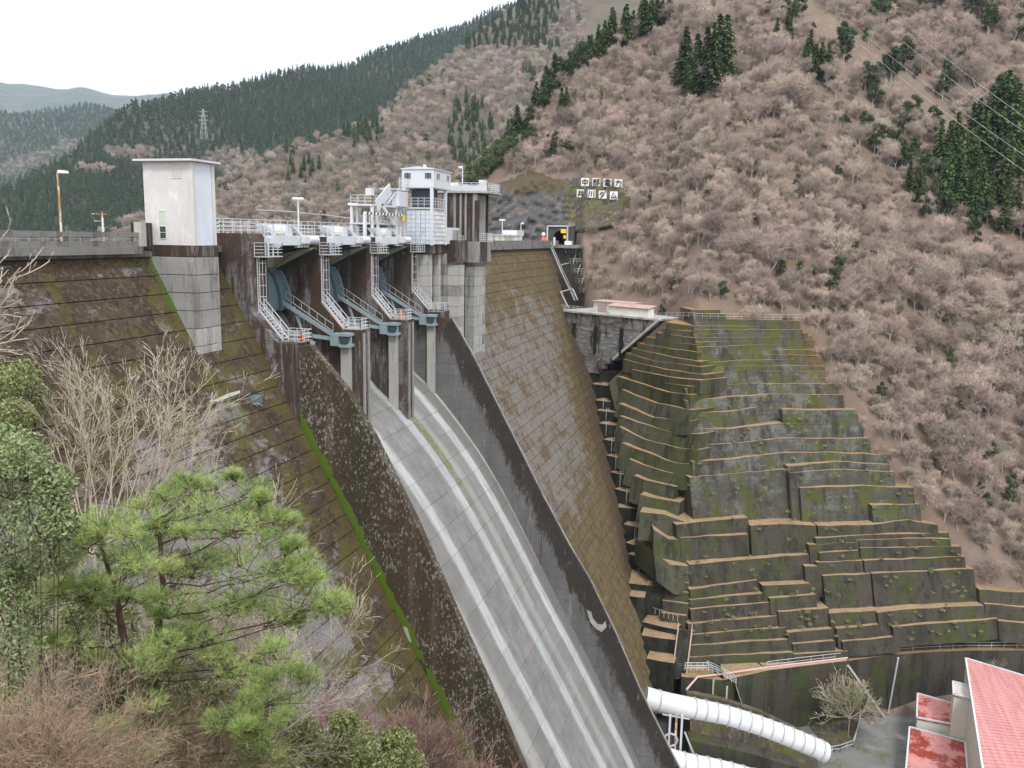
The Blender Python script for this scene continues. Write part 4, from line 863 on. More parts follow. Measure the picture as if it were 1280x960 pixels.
GL = {  # strokes in a 10 x 10 cell
 'naka': [(1.5, 7.2, 8.5, 7.2), (1.5, 3.4, 8.5, 3.4), (1.5, 7.2, 1.5, 3.4), (8.5, 7.2, 8.5, 3.4), (5, 9.6, 5, .4)],
 'bu': [(3, 9.4, 3, 8.2), (.6, 8, 5.4, 8), (.4, 5.6, 5.6, 5.6), (1.2, 4.2, 4.8, 4.2), (1.2, 1, 4.8, 1), (1.2, 4.2, 1.2, 1), (4.8, 4.2, 4.8, 1), (1.8, 7.6, 2.2, 6), (4.2, 7.6, 3.8, 6), (6.7, 9, 6.7, .4), (6.7, 9, 9.2, 9), (9.2, 9, 7.8, 6.2), (7.8, 6.2, 9.4, 4), (9.4, 4, 8.6, 2.8), (8.6, 2.8, 7.4, 3)],
 'den': [(2, 9.3, 8, 9.3), (1, 7.8, 9, 7.8), (1, 7.8, 1, 6.2), (9, 7.8, 9, 6.2), (5, 9.3, 5, 5.6), (2.3, 6.7, 4, 6.7), (6, 6.7, 7.7, 6.7), (2, 4.9, 8, 4.9), (2, 3.4, 8, 3.4), (2, 1.9, 8, 1.9), (2, 4.9, 2, 1.9), (8, 4.9, 8, 1.9), (5, 4.9, 5, .7), (5, .7, 9.2, .7), (9.2, .7, 9.2, 1.8)],
 'riki': [(1, 7, 8.6, 7), (8.6, 7, 7.8, 1), (7.8, 1, 6, 1.4), (4.6, 9.6, 4.2, 5.5), (4.2, 5.5, 1, .7)],
 'i': [(1, 7, 9, 7), (.5, 3.8, 9.5, 3.8), (3.4, 9.5, 3.2, 3.8), (3.2, 3.8, 1.6, .5), (6.8, 9.5, 6.8, .5)],
 'kawa': [(1.8, 9.2, 1.8, 4), (1.8, 4, .8, .7), (5, 8.7, 5, 1.6), (8.4, 9.4, 8.4, .4)],
 'da': [(3.6, 9.3, .9, 5), (3.2, 7.6, 7.2, 7.6), (7.2, 7.6, 5.6, 3.4), (5.6, 3.4, 1.6, .5), (2.6, 5.4, 5.2, 3.6), (7.9, 9.8, 8.5, 8.6), (9, 9.8, 9.6, 8.6)],
 'mu': [(4.8, 9.2, 1.6, 2), (1.6, 2, 8.2, 2.6), (6.2, 5.2, 9, 1)], 'blank': []}
SG = [('blank', 718.7, 227.0, 'dark blank square sign board at the left end of the upper row on the hill'), ('naka', 731.3, 227.5, 'white square board with the character 中 on the hill'), ('bu', 745.4, 227.6, 'white square board with the character 部 on the hill'),
      ('den', 759.3, 228.5, 'white square board with the character 電 on the hill'), ('riki', 773, 229.0, 'white square board with the character 力 on the hill'), ('i', 725.9, 241.7, 'white square board with the character 井 in the lower row'),
      ('kawa', 739.4, 242.2, 'white square board with the character 川 in the lower row'), ('da', 753.4, 243.3, 'white square board with the character ダ in the lower row'), ('mu', 767.3, 244.3, 'faded white square board with the character ム at the right of the lower row')]
for key, x, y, lb in SG:
    d = ray(x, y); D = hit(x, y, L1)[1]-5.0; p = EYE+d/math.hypot(d[0], d[1])*D; S = (9.5 if key != 'blank' else 8)*D/F_PX
    t = thing('sign_board', lb, 'sign', tuple(p), 'square name boards on the hill'); A, r, f, u = board(*p, S, S, None)
    MB().solid(A, [q+f*.12 for q in A]).build('panel', m_signd if key == 'blank' else m_signw, t)
    mb = MB(); w = .2
    for x0, y0, x1, y1 in GL[key]:
        a = Vector(p)+r*((x0/10-.5)*S*.92)+u*((y0/10-.5)*S*.92)-f*.03; b = Vector(p)+r*((x1/10-.5)*S*.92)+u*((y1/10-.5)*S*.92)-f*.03
        mb.bar(a-f*.06, b-f*.06, .19, .19)
    if mb.v: mb.build('character', m_ink if key != 'mu' else m_mossw, t)
    MB().bar(Vector(p)+f*.2-u*S*.5, Vector(p)+f*1.6-u*(S*.5+2.2), .14).build('bracket', m_gsteel, t)
# =========================================================== HUT TERRACE
def PZc(x, y, z): return tuple(PZ(x, y, z))
zt = -14.5
st = thing('stone_retaining_wall', 'blotchy grey retaining wall below the white and red roofed huts', 'retaining wall', (186, 34, -20))
c0 = np.array([190.2, 43.8]); c1 = np.array([177.2, 20.4]); L_ = np.linalg.norm(c1-c0); uu = (c1-c0)/L_; nn = np.array([-uu[1], uu[0]]); nn = nn if nn[0] < 0 else -nn
nb = 12; z = zt-.35; r = 0
while z > -26.5:
    zb = z-1.25
    Lr = 3.0; k = 0
    while Lr < L_:
        w_ = c0+uu*Lr+nn*.4; px_, py_ = project((w_[0], w_[1], (z+zb)/2))
        if (px_-826)*50+(py_-399)*58 > -120: break
        Lr += .25; s = -.4*(r % 2)
    while s < Lr-.3:
        e = min(s+rg.uniform(1.7, 2.9), Lr); a = c0+uu*max(s, 0)-nn*(.05*r)*-1; b = c0+uu*e+nn*(.05*r)
        pr = rg.uniform(0, .07); a = c0+uu*max(s, 0)+nn*(.05*r+pr); b = c0+uu*(e-.04)+nn*(.05*r+pr)
        MB().solid([(*a, z-.02), (*b, z-.02), (*(b-nn*1.2), z-.02), (*(a-nn*1.2), z-.02)], [(*(a+nn*.05), zb+.02), (*(b+nn*.05), zb+.02), (*(b-nn*1.2), zb+.02), (*(a-nn*1.2), zb+.02)]).build('stone_course', m_stone, st); s = e
    z = zb; r += 1
q = [PL(x, y, (nn[0], nn[1], 0), nn@c0+.0) for x, y in ((706, 392), (826, 399), (768, 449), (728, 450))]; N3 = np.array([nn[0], nn[1], 0])
MB().solid([p-N3*.1 for p in q], [p-N3*2.5 for p in q]).build('wall_core', m_stone, st)
MB().bar(q[1]+N3*.35, q[2]+N3*.35, .7, .5).build('sloping_coping', m_pale, st)
for s in (4.2, 10.2, 17.2):
    a = c0+uu*s+nn*.75; b = c0+uu*(s+.55)+nn*.75
    MB().solid([(*a, zt-2.6), (*b, zt-2.6), (*(b-nn*1), zt-2.6), (*(a-nn*1), zt-2.6)], [(*a, zt-8.5), (*b, zt-8.5), (*(b-nn*1), zt-8.5), (*(a-nn*1), zt-8.5)]).build('buttress', m_block, st)
q = [c0+nn*.5, c1+nn*.4, c1-nn*6.5, c0-nn*12]; MB().solid([(*p, zt) for p in q], [(*p, zt-.35) for p in q]).build('terrace_slab', m_pale, st)
def hut(name, label, s0, s1, o0, o1, h, wm, rm, drop=.85):
    t = thing(name, label, 'hut', (*(c0+uu*s0), zt)); a, b = c0+uu*s0-nn*o0, c0+uu*s1-nn*o0; a2, b2_ = c0+uu*s0-nn*o1, c0+uu*s1-nn*o1
    MB().solid([(*p, zt+h) for p in (a, b, b2_, a2)], [(*p, zt) for p in (a, b, b2_, a2)]).build('hut_wall', wm, t)
    e = .35; A = [a-uu*e+nn*e, b+uu*e+nn*e, b2_+uu*e-nn*e, a2-uu*e-nn*e]
    MB().solid([(*A[0], zt+h+.06), (*A[1], zt+h+.06), (*A[2], zt+h+drop), (*A[3], zt+h+drop)], [(*A[0], zt+h-.03), (*A[1], zt+h-.03), (*A[2], zt+h+drop-.1), (*A[3], zt+h+drop-.1)]).build('roof', rm, t)
    return t, a, b
t, a, b = hut('white_hut', 'white hut with a thin red roof edge on the terrace above the grey wall', 7.2, 17.5, 2.6, 5.4, 2.3, m_white, m_roofs, .22)
A = a+uu*1.2+nn*.02; B = a+uu*3.6+nn*.02; MB().solid([(*A, zt+1.6), (*B, zt+1.6), (*(B+nn*.05), zt+1.6), (*(A+nn*.05), zt+1.6)], [(*A, zt+.1), (*B, zt+.1), (*(B+nn*.05), zt+.1), (*(A+nn*.05), zt+.1)]).build('shutter_door', m_roofs, t)
t, a, b = hut('cream_shed', 'cream corrugated shed with a blotched salmon roof at the terrace edge', 13.2, 23.4, .5, 2.3, 1.75, m_cream, m_roofs, .6)
for k in range(14):
    A = a+uu*(.3+k*.74); MB().solid([(*(A+nn*.06), zt+1.7), (*(A+uu*.16+nn*.06), zt+1.7), (*(A+uu*.16), zt+1.7), (*A, zt+1.7)], [(*(A+nn*.06), zt+.02), (*(A+uu*.16+nn*.06), zt+.02), (*(A+uu*.16), zt+.02), (*A, zt+.02)]).build('wall_rib', m_cream, t)
mb = MB(); railing(mb, [(*(c0+uu*.3+nn*.4), zt), (*(c0+uu*6.5+nn*.4), zt)], 1.1, 1.2, .07, 3); mb.build('terrace_railing', m_white, label='white railing at the dam end of the hut terrace', category='railing')
mb = MB(); railing(mb, [(*(c0+uu*24-nn*.3), zt), (*PZ(868, 397, -13.6)[:2], -13.6)], 1.0, 1.3, .05, 2); railing(mb, [tuple(PB(868, 398)), tuple(PB(1005, 400))], 1.0, 1.6, .05, 2)
mb.build('slope_fence', m_gsteel, label='thin grey post and rail fence along the top of the stepped wall', category='fence')
# zigzag stair frames on the dam end
t = thing('zigzag_walkway', 'grey steel walkway zigzagging down the dam end to the huts', 'walkway', (203, 47, -7))
mb = MB()
W = [(686, 311), (692, 325), (700, 344), (710, 365), (716, 378)]
wp = [PF(*q)+np.array([-.2, -.5, .5]) for q in W]
for a, b in zip(wp, wp[1:]): mb.bar(a, b, .28, .2); mb.bar(a+np.array([0, 0, 1.]), b+np.array([0, 0, 1.]), .1)
mb.build('sloping_handrail', m_gsteel, t)
mb = MB()
for a, b in (((701, 313), (710, 331)), ((710, 331), (698, 334)), ((711, 364), (697, 368)), ((697, 368), (706, 387)), ((712, 364), (718, 378))):
    a, b = PF(*a)+np.array([-.3, -.8, .6]), PF(*b)+np.array([-.3, -.8, .6]); mb.bar(a, b, .26, .2)
mb.build('landing_edge', m_gsteel, t); 
for k in range(6):
    x, y = 707+k*5.5, 317+k*12.5; p = PL(x, y, (1, .4, 0), 214+17-k*1.5); q = PL(x+13, y, (1, .4, 0), 214+17-k*1.5)
    MB().solid([p, q, q+np.array([4, 1, 0]), p+np.array([4, 1, 0])], [p-np.array([0, 0, 2.2]), q-np.array([0, 0, 2.2]), q+np.array([4, 1, -2.2]), p+np.array([4, 1, -2.2])]).build('concrete_step', m_terrace_l, t)
    mb = MB(); railing(mb, [p, q], 1.2, .8, .07, 2); mb.bar(q-np.array([0, 0, .2]), PL(x+9, y+12.5, (1, .4, 0), 214+17-(k+1)*1.5), .12); mb.build('handrail', m_gsteel, t)
# =========================================================== STEPPED ABUTMENT + TERRACES
SM = [m_terrace, m_ledge, m_terrace_l, m_terrace_d, m_block]
def step(parent, pix, Z, H, D, wall, name='terrace_wall', batter=.36, top=None):
    top = top or [PZ(x, y, Z) for x, y in pix]; fine = [top[0]]
    for a, b in zip(top, top[1:]):      # chipped, slightly wandering edge
        m_ = max(1, int(np.linalg.norm(b-a)/2.2))
        for k in range(1, m_+1): fine.append(a+(b-a)*k/m_+(np.array([rg.uniform(-.16, .16), rg.uniform(-.16, .16), rg.uniform(-.09, .07)]) if k < m_ else 0))
    top = fine; n = len(top)
    a, b = top[0], top[-1]; t_ = (b-a)[:2]; t_ /= np.linalg.norm(t_)+1e-9; back = np.array([-t_[1], t_[0], 0]); 
    if back[0]*a[0]+back[1]*a[1] < 0: back = -back
    mb = MB(); hz = np.array([0, 0, -H]); bk = [p+back*D for p in top]; ft = [p+hz-back*batter*H for p in top]; bb = [p+hz for p in bk]
    mb.v = [tuple(map(float, p)) for p in top+bk+ft+bb]
    for k in range(n-1):
        mb.f += [(k, k+1, n+k+1, n+k), (k, 2*n+k, 2*n+k+1, k+1), (n+k, n+k+1, 3*n+k+1, 3*n+k), (2*n+k, 3*n+k, 3*n+k+1, 2*n+k+1)]; mb.mi += [1, 0, 0, 0]
    mb.f += [(0, n, 3*n, 2*n), (n-1, 3*n-1, 4*n-1, 2*n-1)] if False else [(0, n, 3*n, 2*n), (n-1, 2*n-1, 4*n-1, 3*n-1)][0:1]+[(n-1, 3*n-1, 4*n-1, 2*n-1)]; mb.mi += [0, 0]
    return mb.build(name, [wall, m_ledge], parent)
ab = thing('stepped_abutment', 'near-black concrete steps with tan tops running down beside the dam face', 'abutment steps', (165, 27, -45))
AB = [((735, 449), (775, 451)), ((737, 464), (770, 466)), ((740, 480), (776, 483)), ((744, 500), (772, 503)), ((746, 513), (778, 516)), ((749, 529), (774, 532)), ((754, 549), (783, 554)),
      ((758, 569), (790, 575)), ((763, 590), (796, 596)), ((768, 611), (808, 620)), ((773, 634), (804, 636)), ((779, 655), (818, 663)), ((782, 678), (819, 688)), ((785, 692), (821, 703)), ((786, 729), (829, 733)), ((787, 745), (806, 747)), ((802, 777), (846, 787)), ((802, 794), (845, 800)), ((808, 823), (843, 829))]
LAD = []
for k, (a, b) in enumerate(AB):
    Z = PF(*a)[2]+.2; H = 4.0
    if k >= 14: H = 7
    step(ab, [a, ((a[0]+b[0])/2, (a[1]+b[1])/2+.5), b], Z, H, 6 if k < 14 else 7, m_block, 'step_block', .04)
    if k < 14 and k != 10: LAD.append((a, b, Z, k))
    if k == 14: LAD.append(((800, 729), (826, 732), Z, k))
ORD = 'topmost second third fourth fifth sixth seventh eighth ninth tenth eleventh twelfth thirteenth lowest'.split()
for li, (a, b, Z, k) in enumerate(LAD):
    x = a[0]+(b[0]-a[0])*(.42 if k != 14 else .45); y = a[1]+(b[1]-a[1])*.42; p = PZ(x, y, Z); h = 2.35 if k != 14 else 4.2
    t = thing('steel_ladder', ORD[li]+' grey steel ladder of the row down the dark abutment steps', 'ladder', tuple(p), 'ladders on the abutment steps'); r = Vector((_R[0], _R[1], 0)); f = Vector((-_F[0], -_F[1], 0))*.25; P0 = Vector(p)+f
    mb = MB()
    for s in (-.28, .28): mb.bar(P0+r*s+Vector((0, 0, .8)), P0+r*s-Vector((0, 0, h)), .07)
    mb.build('side_rail', m_gsteel, t); mb = MB(); j = 0
    while -h+j*.32 < .6: mb.bar(P0-r*.28+Vector((0, 0, -h+j*.32)), P0+r*.28+Vector((0, 0, -h+j*.32)), .045); j += 1
    mb.build('rung', m_gsteel, t)
tw = thing('terraced_retaining_wall', 'huge mossy stepped concrete retaining wall climbing the right bank below the woods', 'retaining wall', (160, -5, -45))
def TZ(x, y): return PB(x, y)[2]
def pc(x, y, depth): return EYE+ray(x, y)*depth
LFT = [[(832.5, 402.8), (867, 407.3)], [(827, 409.7), (867, 414)], [(819, 415), (868, 422)], [(806, 420), (829, 425.6), (869, 430)], [(795, 427), (840, 435), (870, 439)], [(788, 433), (829, 442.5), (872, 450)], [(780, 439), (816, 449), (873, 456)],
       [(777, 446), (795, 451), (829, 459), (876, 465)], [(786, 458), (838, 468), (870, 471)], [(775, 464), (825, 474), (858, 478)], [(768, 466), (830, 485), (858, 488)], [(774, 482), (816, 499), (859, 507)], [(770, 500), (812, 517), (859, 521)],
       [(772, 516), (806, 527), (840, 537), (872, 538)], [(772, 530), (802, 545), (844, 556), (872, 558)], [(776, 551), (790, 557), (844, 576), (872, 577)], [(785, 572), (802, 579), (840, 590)], [(792, 594), (808, 600), (845, 608)], [(800, 618), (815, 622), (850, 628)],
       [(800, 640), (830, 643), (856, 652)], [(817, 662), (836, 674), (864, 675)], [(817, 690), (838, 706), (866, 708)]]
for L in LFT:
    
    Z = TZ(*L[-1]) if L[-1][0] > 850 else TZ(862, L[-1][1]+3); T3 = [PZ(x, y, Z) for x, y in L]
    xs_, ys_ = L[0]; d0 = 187-.172*(ys_-466) if ys_ > 458 else 187-(xs_-768)*.2
    e0 = (T3[-1]-EYE)@_F if L[-1][0] > 850 else (PZ(862, L[-1][1]+3, Z)-EYE)@_F
    T3 = [pc(x, y, d0+(e0-d0)*min(1, max(0, (x-xs_)/(866-xs_)))) for x, y in L]
    T3 = [p-np.array([_F[0], _F[1], 0])*(.075*max(0, min(ys_, 466)-403)*min(1, max(0, (600-ys_)/130))) for p in T3]; step(tw, L, Z, 4.6 if ys_ > 500 else 2.6, 7, m_terrace_l, batter=.36 if ys_ > 466 else .06, top=T3)
for L in ([(827, 716), (861, 718)], [(829, 726), (861, 729)], [(830, 737), (861, 741)], [(828, 751), (861, 755)], [(826, 766), (858, 770)]):
    step(tw, L, TZ(*L[-1]), 3.0, 5, m_terrace_d)
RT = [[(864, 387), (900, 387)], [(866, 392), (908, 392)], [(866, 399), (915, 399), (1000, 401)], [(866, 407.5), (915, 407.5), (1000, 407.5)], [(867, 411.5), (1003, 412)], [(867, 417), (945, 417), (1010, 416)], [(869, 422), (940, 421.5), (1015, 420)], [(870, 428), (945, 426), (1018, 424.5)], [(871, 434), (950, 431), (1018, 428.5)], [(874, 440), (940, 437), (1020, 437)],
      [(876, 446), (937, 442.5), (1027, 444.5)], [(876, 453), (935, 450), (1029, 448)], [(878, 460), (940, 457), (1031, 457)], [(870, 469), (932, 464), (1037, 464.5)], [(857, 486), (890, 482), (935, 479), (1047, 480)], [(857, 501), (965, 492.5), (1054, 494)], [(859, 517), (905, 515), (976, 504)], [(978, 512), (1072, 512.5)],
      [(858, 535), (915, 536), (975, 529), (1078, 529)], [(865, 557), (915, 554), (975, 548), (1088, 548)], [(865, 577), (917, 574), (980, 566), (1035, 565), (1110, 569)], [(862, 597), (917, 592), (985, 586)], [(985, 583), (1045, 577), (1112, 581)], [(987, 591), (1057, 587), (1118, 590)], [(1000, 610), (1080, 607), (1142, 610)], [(1090, 632), (1150, 630)],
      [(845, 656), (890, 651), (935, 647)], [(938, 657), (975, 655), (1020, 657)], [(1022, 657), (1090, 656), (1135, 650), (1172, 656)], [(850, 672), (935, 668)], [(1020, 673), (1060, 670), (1101, 668), (1186, 666)], [(1011, 681), (1073, 678)], [(1074, 675), (1140, 673), (1188, 674)], [(1024, 691), (1073, 688)], [(1075, 685), (1201, 683)], [(862, 706), (900, 702), (1011, 693)],
      [(1021, 703), (1078, 701)], [(1080, 701), (1206, 696)], [(1029, 720), (1088, 717)], [(1006, 708), (1022, 708)], [(1090, 717), (1217, 711)], [(1224, 737), (1290, 741)], [(862, 737), (947, 725)], [(953, 732), (1012, 729)], [(862, 750), (958, 741)], [(962, 748), (1020, 743)], [(863, 762), (889, 759), (965, 753)], [(973, 765), (1036, 760)],
      [(1037, 767), (1096, 763)], [(1097, 766), (1130, 762), (1230, 757)], [(1231, 755), (1290, 760)], [(860, 780), (975, 769)], [(985, 791), (1040, 786)], [(1046, 786), (1108, 779)], [(1116, 784), (1247, 773)], [(1248, 776), (1290, 780)], [(860, 794), (983, 784)], [(991, 805), (1043, 801)], [(1053, 802), (1122, 796)], [(860, 807), (990, 799)], [(852, 822), (1000, 815)], [(992, 818), (1060, 814)]]
for L in RT:
    xm = L[len(L)//2][0]; ym = sum(y for x, y in L)/len(L); Z = TZ(xm, ym)
    H = 4.0 if ym < 460 else (4.5 if ym < 560 else 9 if 570 < ym < 700 else 5.5)
    wm = m_terrace if ym < 650 else m_terrace_d
    if ym < 395: H = 1.1
    if ym > 768: H = 3.2
    if ym > 796: H = 2.4
    step(tw, L, Z, H, 7, wm, top=[.35*PZ(x, y, Z)+.65*PB(x, y) for x, y in L])
# backing mass behind the steps
q = [PB(*p)+(np.array([5.5, 2.2, -1.6]) if p[0] > 870 else np.array([13, 5, -7.])) for p in ((780, 448), (828, 402), (905, 392), (1008, 404), (1035, 452), (1070, 508), (1110, 565), (1155, 640), (1215, 700), (1300, 765), (1300, 830), (850, 850), (845, 700))]
bb = [p+np.array([14, 4, -14]) for p in q]; MB().solid(q, bb).build('backing_mass', m_terrace_d, tw)
# lower dark wall with walkway
dw = thing('riverside_wall', 'dark mossy vertical retaining wall behind the powerhouse yard', 'retaining wall', (155, -20, -75))
zw = -67.3; top = [(852, 846), (905, 850), (960, 838), (1000, 833), (1060, 826), (1110, 819), (1160, 815), (1210, 813), (1290, 813)]
tp = [PZ(x, y, zw) for x, y in top]
for a, b in zip(tp, tp[1:]):
    t_ = (b-a)[:2]/np.linalg.norm((b-a)[:2]); bk = np.array([-t_[1], t_[0], 0]); bk = bk if bk[0] > 0 else -bk
    mb = MB(); mb.cur = 0; mb.solid([a, b, b+bk*9, a+bk*9], [p-np.array([0, 0, 14]) for p in (a-bk*.3, b-bk*.3, b+bk*9, a+bk*9)], top_mi=1); mb.build('wall_section', [m_terrace_d, m_ledge], dw)
mb = MB(); rl = [p+np.array([.8, .2, .0]) for p in tp[2:]]
railing(mb, rl, 1.1, 2.2, .08, 2); mb.build('walkway_railing', m_gsteel, label='long grey railing along the top of the dark riverside wall', category='railing')
mb = MB()
for dz, r_ in ((.35, .16), (.05, .12)):
    pts = [PZ(858, 862, zw+dz)+0, PZ(872, 846, zw+dz), PZ(900, 843, zw+dz)]+[p+np.array([.3, .1, dz]) for p in tp[2:5]]
    for a, b in zip(pts, pts[1:]): mb.tube(a, b, r_, 8)
mb.build('pink_pipes', m_pink, label='faded pink pipes running along the wall top from the penstock', category='pipes')
t = thing('stair_gangway', 'small grey steel gangway and stair beside the pink pipes', 'stairs', tuple(PZ(915, 850, zw)))
mb = MB(); a, b, c = PZ(885, 838, zw+.5), PZ(903, 846, zw+.5), PZ(920, 856, zw-.8); railing(mb, [a, b, c], 1.1, .8, .07, 3); railing(mb, [p+np.array([1, .3, 0]) for p in (a, b, c)], 1.1, .8, .07, 3); mb.build('handrail', m_white, t)
MB().solid([c, c+np.array([1.2, .3, 0]), c+np.array([1.0, -1.5, -4.5]), c+np.array([-.4, -1.8, -4.5])], [p-np.array([0, 0, .3]) for p in (c, c+np.array([1.2, .3, 0]), c+np.array([1.0, -1.5, -4.5]), c+np.array([-.4, -1.8, -4.5]))]).build('stair_flight', m_gsteel, t)
for q in ((892, 850), (909, 858)): p = PZ(*q, zw); MB().bar(p, p-np.array([0, 0, 5]), .25).build('support_leg', m_gsteel, t)
mb = MB(); railing(mb, [PZ(856, 838, zw+1), PZ(886, 838, zw+1)], 1.3, .9, .08, 3); mb.build('pipe_platform_railing', m_white, label='white railing over the bend of the pink pipes', category='railing')
# steep stair beside the steps
t = thing('steep_stair', 'steep narrow stair with pink handrails between the dark steps and the terraces', 'stairs', tuple(PZ(850, 845, -68)))
a, b = PB(851, 776), PB(846, 842); a = a+np.array([-3, -1, 0.]); b = b+np.array([-1.5, -.5, 0.])
mb = MB()
for k in range(30):
    q = a+(b-a)*(k+.5)/30; mb.solid([q+np.array([.3, -1.0, 0]), q+np.array([-.3, -1.0, 0]), q+np.array([-.3, 1.0, 0]), q+np.array([.3, 1.0, 0])], [q+np.array([.3, -1.0, -.15]), q+np.array([-.3, -1.0, -.15]), q+np.array([-.3, 1.0, -.15]), q+np.array([.3, 1.0, -.15])])
mb.build('tread', m_terrace, t)
for s in (-1.1, 1.1):
    mb = MB(); o_ = np.array([0, s, 0]); mb.bar(a+o_+np.array([0, 0, 1.0]), b+o_+np.array([0, 0, 1.0]), .1); mb.bar(a+o_, b+o_, .18)
    for k in range(8): q = a+(b-a)*k/7+o_; mb.bar(q, q+np.array([0, 0, 1.0]), .07)
    mb.build('handrail', m_pink, t)
mb = MB(); railing(mb, [PF(806, 768)+np.array([-.3, -1, .5]), PZ(847, 777, -60.5)], 1.1, 1.2, .08, 1); mb.build('step_railing', m_pink, label='pink handrail across the lower dark steps', category='railing')
# =========================================================== YARD, PENSTOCKS, POWERHOUSE
zg = -78.0
MB().poly([(95, 60, zg), (95, -95, zg), (210, -95, zg), (210, 60, zg)]).build('yard_ground', m_ground, kind='structure')
yp = [PZ(x, y, zg+.14) for x, y in ((1010, 905), (1075, 893), (1070, 922), (1040, 940))]; MB().solid(yp, [p-np.array([0, 0, .3]) for p in yp]).build('kerbed_island', m_mossw, kind='structure')
pst = thing('penstock', 'large white ringed steel penstock pipe leaving the dam foot', 'pipe', tuple(PZ(900, 890, -72)))
def penstock(t, pix, r):
    P_ = [Vector(p) for p in pix]; pts = smooth3(P_)
    V = []; F_ = []; n = 28
    for i, p in enumerate(pts):
        d = (pts[min(i+1, len(pts)-1)]-pts[max(i-1, 0)]).normalized(); a = d.cross(Vector((0, 0, 1))).normalized(); b = a.cross(d)
        V += [tuple(p+a*math.cos(2*math.pi*k/n)*r+b*math.sin(2*math.pi*k/n)*r) for k in range(n)]
    for i in range(len(pts)-1):
        for k in range(n): F_.append((i*n+k, (i+1)*n+k, (i+1)*n+(k+1) % n, i*n+(k+1) % n))
    me = fast_mesh('pipe_shell', V, F_, [m_pipe], smooth=True); link('pipe_shell', me, t)
    mb = MB(); mb.poly([V[k] for k in range(n)]).build('end_cap', m_pipe, t)
    L_ = [0]
    for a, b in zip(pts, pts[1:]): L_.append(L_[-1]+(b-a).length)
    return pts, L_
def smooth3(P):
    for _ in range(3):
        Q = [P[0]]
        for a, b in zip(P, P[1:]): Q += [a.lerp(b, .25), a.lerp(b, .75)]
        Q.append(P[-1]); P = Q
    return P
def ring(t, pts, L_, s, r):
    i = max(k for k in range(len(L_)-1) if L_[k] <= s); f_ = (s-L_[i])/(L_[i+1]-L_[i]); p = pts[i].lerp(pts[i+1], f_); d = (pts[i+1]-pts[i]).normalized()
    MB().tube(p-d*.09, p+d*.09, r+.15, 28).build('stiffener_ring', m_ring, t)
def pc(x, y, depth):
    d = ray(x, y); return EYE+d*depth
PIX = [(806, 872, 131), (826, 878, 131), (870, 887, 132), (910, 896, 132.5), (950, 909, 133), (985, 922, 133.5), (1012, 933, 134), (1030, 941, 134.5)]
r_ = 1.62
pts, L_ = penstock(pst, [pc(*q) for q in PIX], r_)
ring(pst, pts, L_, 2.0, r_)
s = 7.6
while s < L_[-1]: ring(pst, pts, L_, s, r_); s += 1.75
PS2 = thing('penstock', 'second white ringed penstock pipe low in the corner beside the chute', 'pipe', tuple(PZ(880, 955, -78)))
pts2, L2_ = penstock(PS2, [pc(*q) for q in [(826, 946, 124), (850, 955, 124), (890, 962, 124.5), (940, 975, 125), (1000, 995, 126)]], 1.6)
s = 3.2
while s < L2_[-1]: ring(PS2, pts2, L2_, s, 1.6); s += 1.75
# cradle wall under and behind the pipe
cw = thing('penstock_cradle', 'long brown concrete cradle wall carrying the penstock', 'cradle wall', tuple(PZ(930, 930, -78)))
front = [pc(*q) for q in ((863, 899, 130.5), (905, 906, 131), (950, 920, 131.5), (985, 934, 132), (1022, 951, 132.5))]
for a, b in zip(front, front[1:]):
    MB().solid([a, b, b+np.array([3.2, .8, 0]), a+np.array([3.2, .8, 0])], [np.array([*p[:2], zg-1]) for p in (a-np.array([.6, .1, 0]), b-np.array([.6, .1, 0]), b+np.array([3.2, .8, 0]), a+np.array([3.2, .8, 0]))]).build('cradle_section', m_mossw, cw)
back = [pc(*q) for q in ((858, 866, 136), (900, 874, 137), (950, 890, 138), (1000, 914, 139), (1035, 934, 139.5))]
for a, b in zip(back, back[1:]):
    MB().solid([a, b, b+np.array([1.0, .3, 0]), a+np.array([1.0, .3, 0])], [np.array([*p[:2], zg-1]) for p in (a, b, b+np.array([1, .3, 0]), a+np.array([1, .3, 0]))]).build('parapet_section', m_mossw, cw)
fr = [pc(*q) for q in ((862, 925, 128.5), (930, 940, 128.5), (1000, 960, 129))]
for a, b in zip(fr, fr[1:]): MB().solid([a, b, b+np.array([2.5, .6, 0]), a+np.array([2.5, .6, 0])], [np.array([*p[:2], zg-1]) for p in (a, b, b+np.array([2.5, .6, 0]), a+np.array([2.5, .6, 0]))]).build('lower_ledge', m_terrace_d, cw)
t = thing('valve_frame', 'tangle of pale steel posts and pipes below the penstock at the dam foot', 'steel frame', tuple(pc(840, 930, 125)))
for x in (838, 846, 853): a, b = pc(x, 893, 127), pc(x-3, 948, 127); MB().bar(a, b, .28).build('post', m_white if x != 846 else m_rust, t)
MB().bar(pc(828, 893, 127), pc(862, 899, 127), .15).build('beam', m_gsteel, t); MB().bar(pc(856, 915, 127), pc(868, 945, 127), .2).build('diagonal_brace', m_gsteel, t)
mb = MB(); cpt = pc(838, 925, 126)
for k in range(8): a_, b_2 = [Vector(cpt)+Vector((_R[0], _R[1], 0))*1.0*math.cos(2*math.pi*j/8)+Vector((0, 0, 1.0*math.sin(2*math.pi*j/8))) for j in (k, k+1)]; mb.tube(a_, b_2, .14, 6)
mb.build('pipe_loop', m_gsteel, t)
mb = MB(); railing(mb, [PZ(1002, 958, zg), PZ(1010, 946, zg), PZ(1050, 940, zg), PZ(1066, 934, zg), PZ(1072, 915, zg), PZ(1075, 900, zg)], 1.2, 1.4, .09, 2); mb.build('yard_railing', m_gsteel, label='grey railing around the yard edge beside the penstock end', category='railing')
t = thing('stay_pole', 'long grey inclined steel strut rising from the yard to the wall walkway', 'pole', tuple(PZ(1105, 895, zg)))
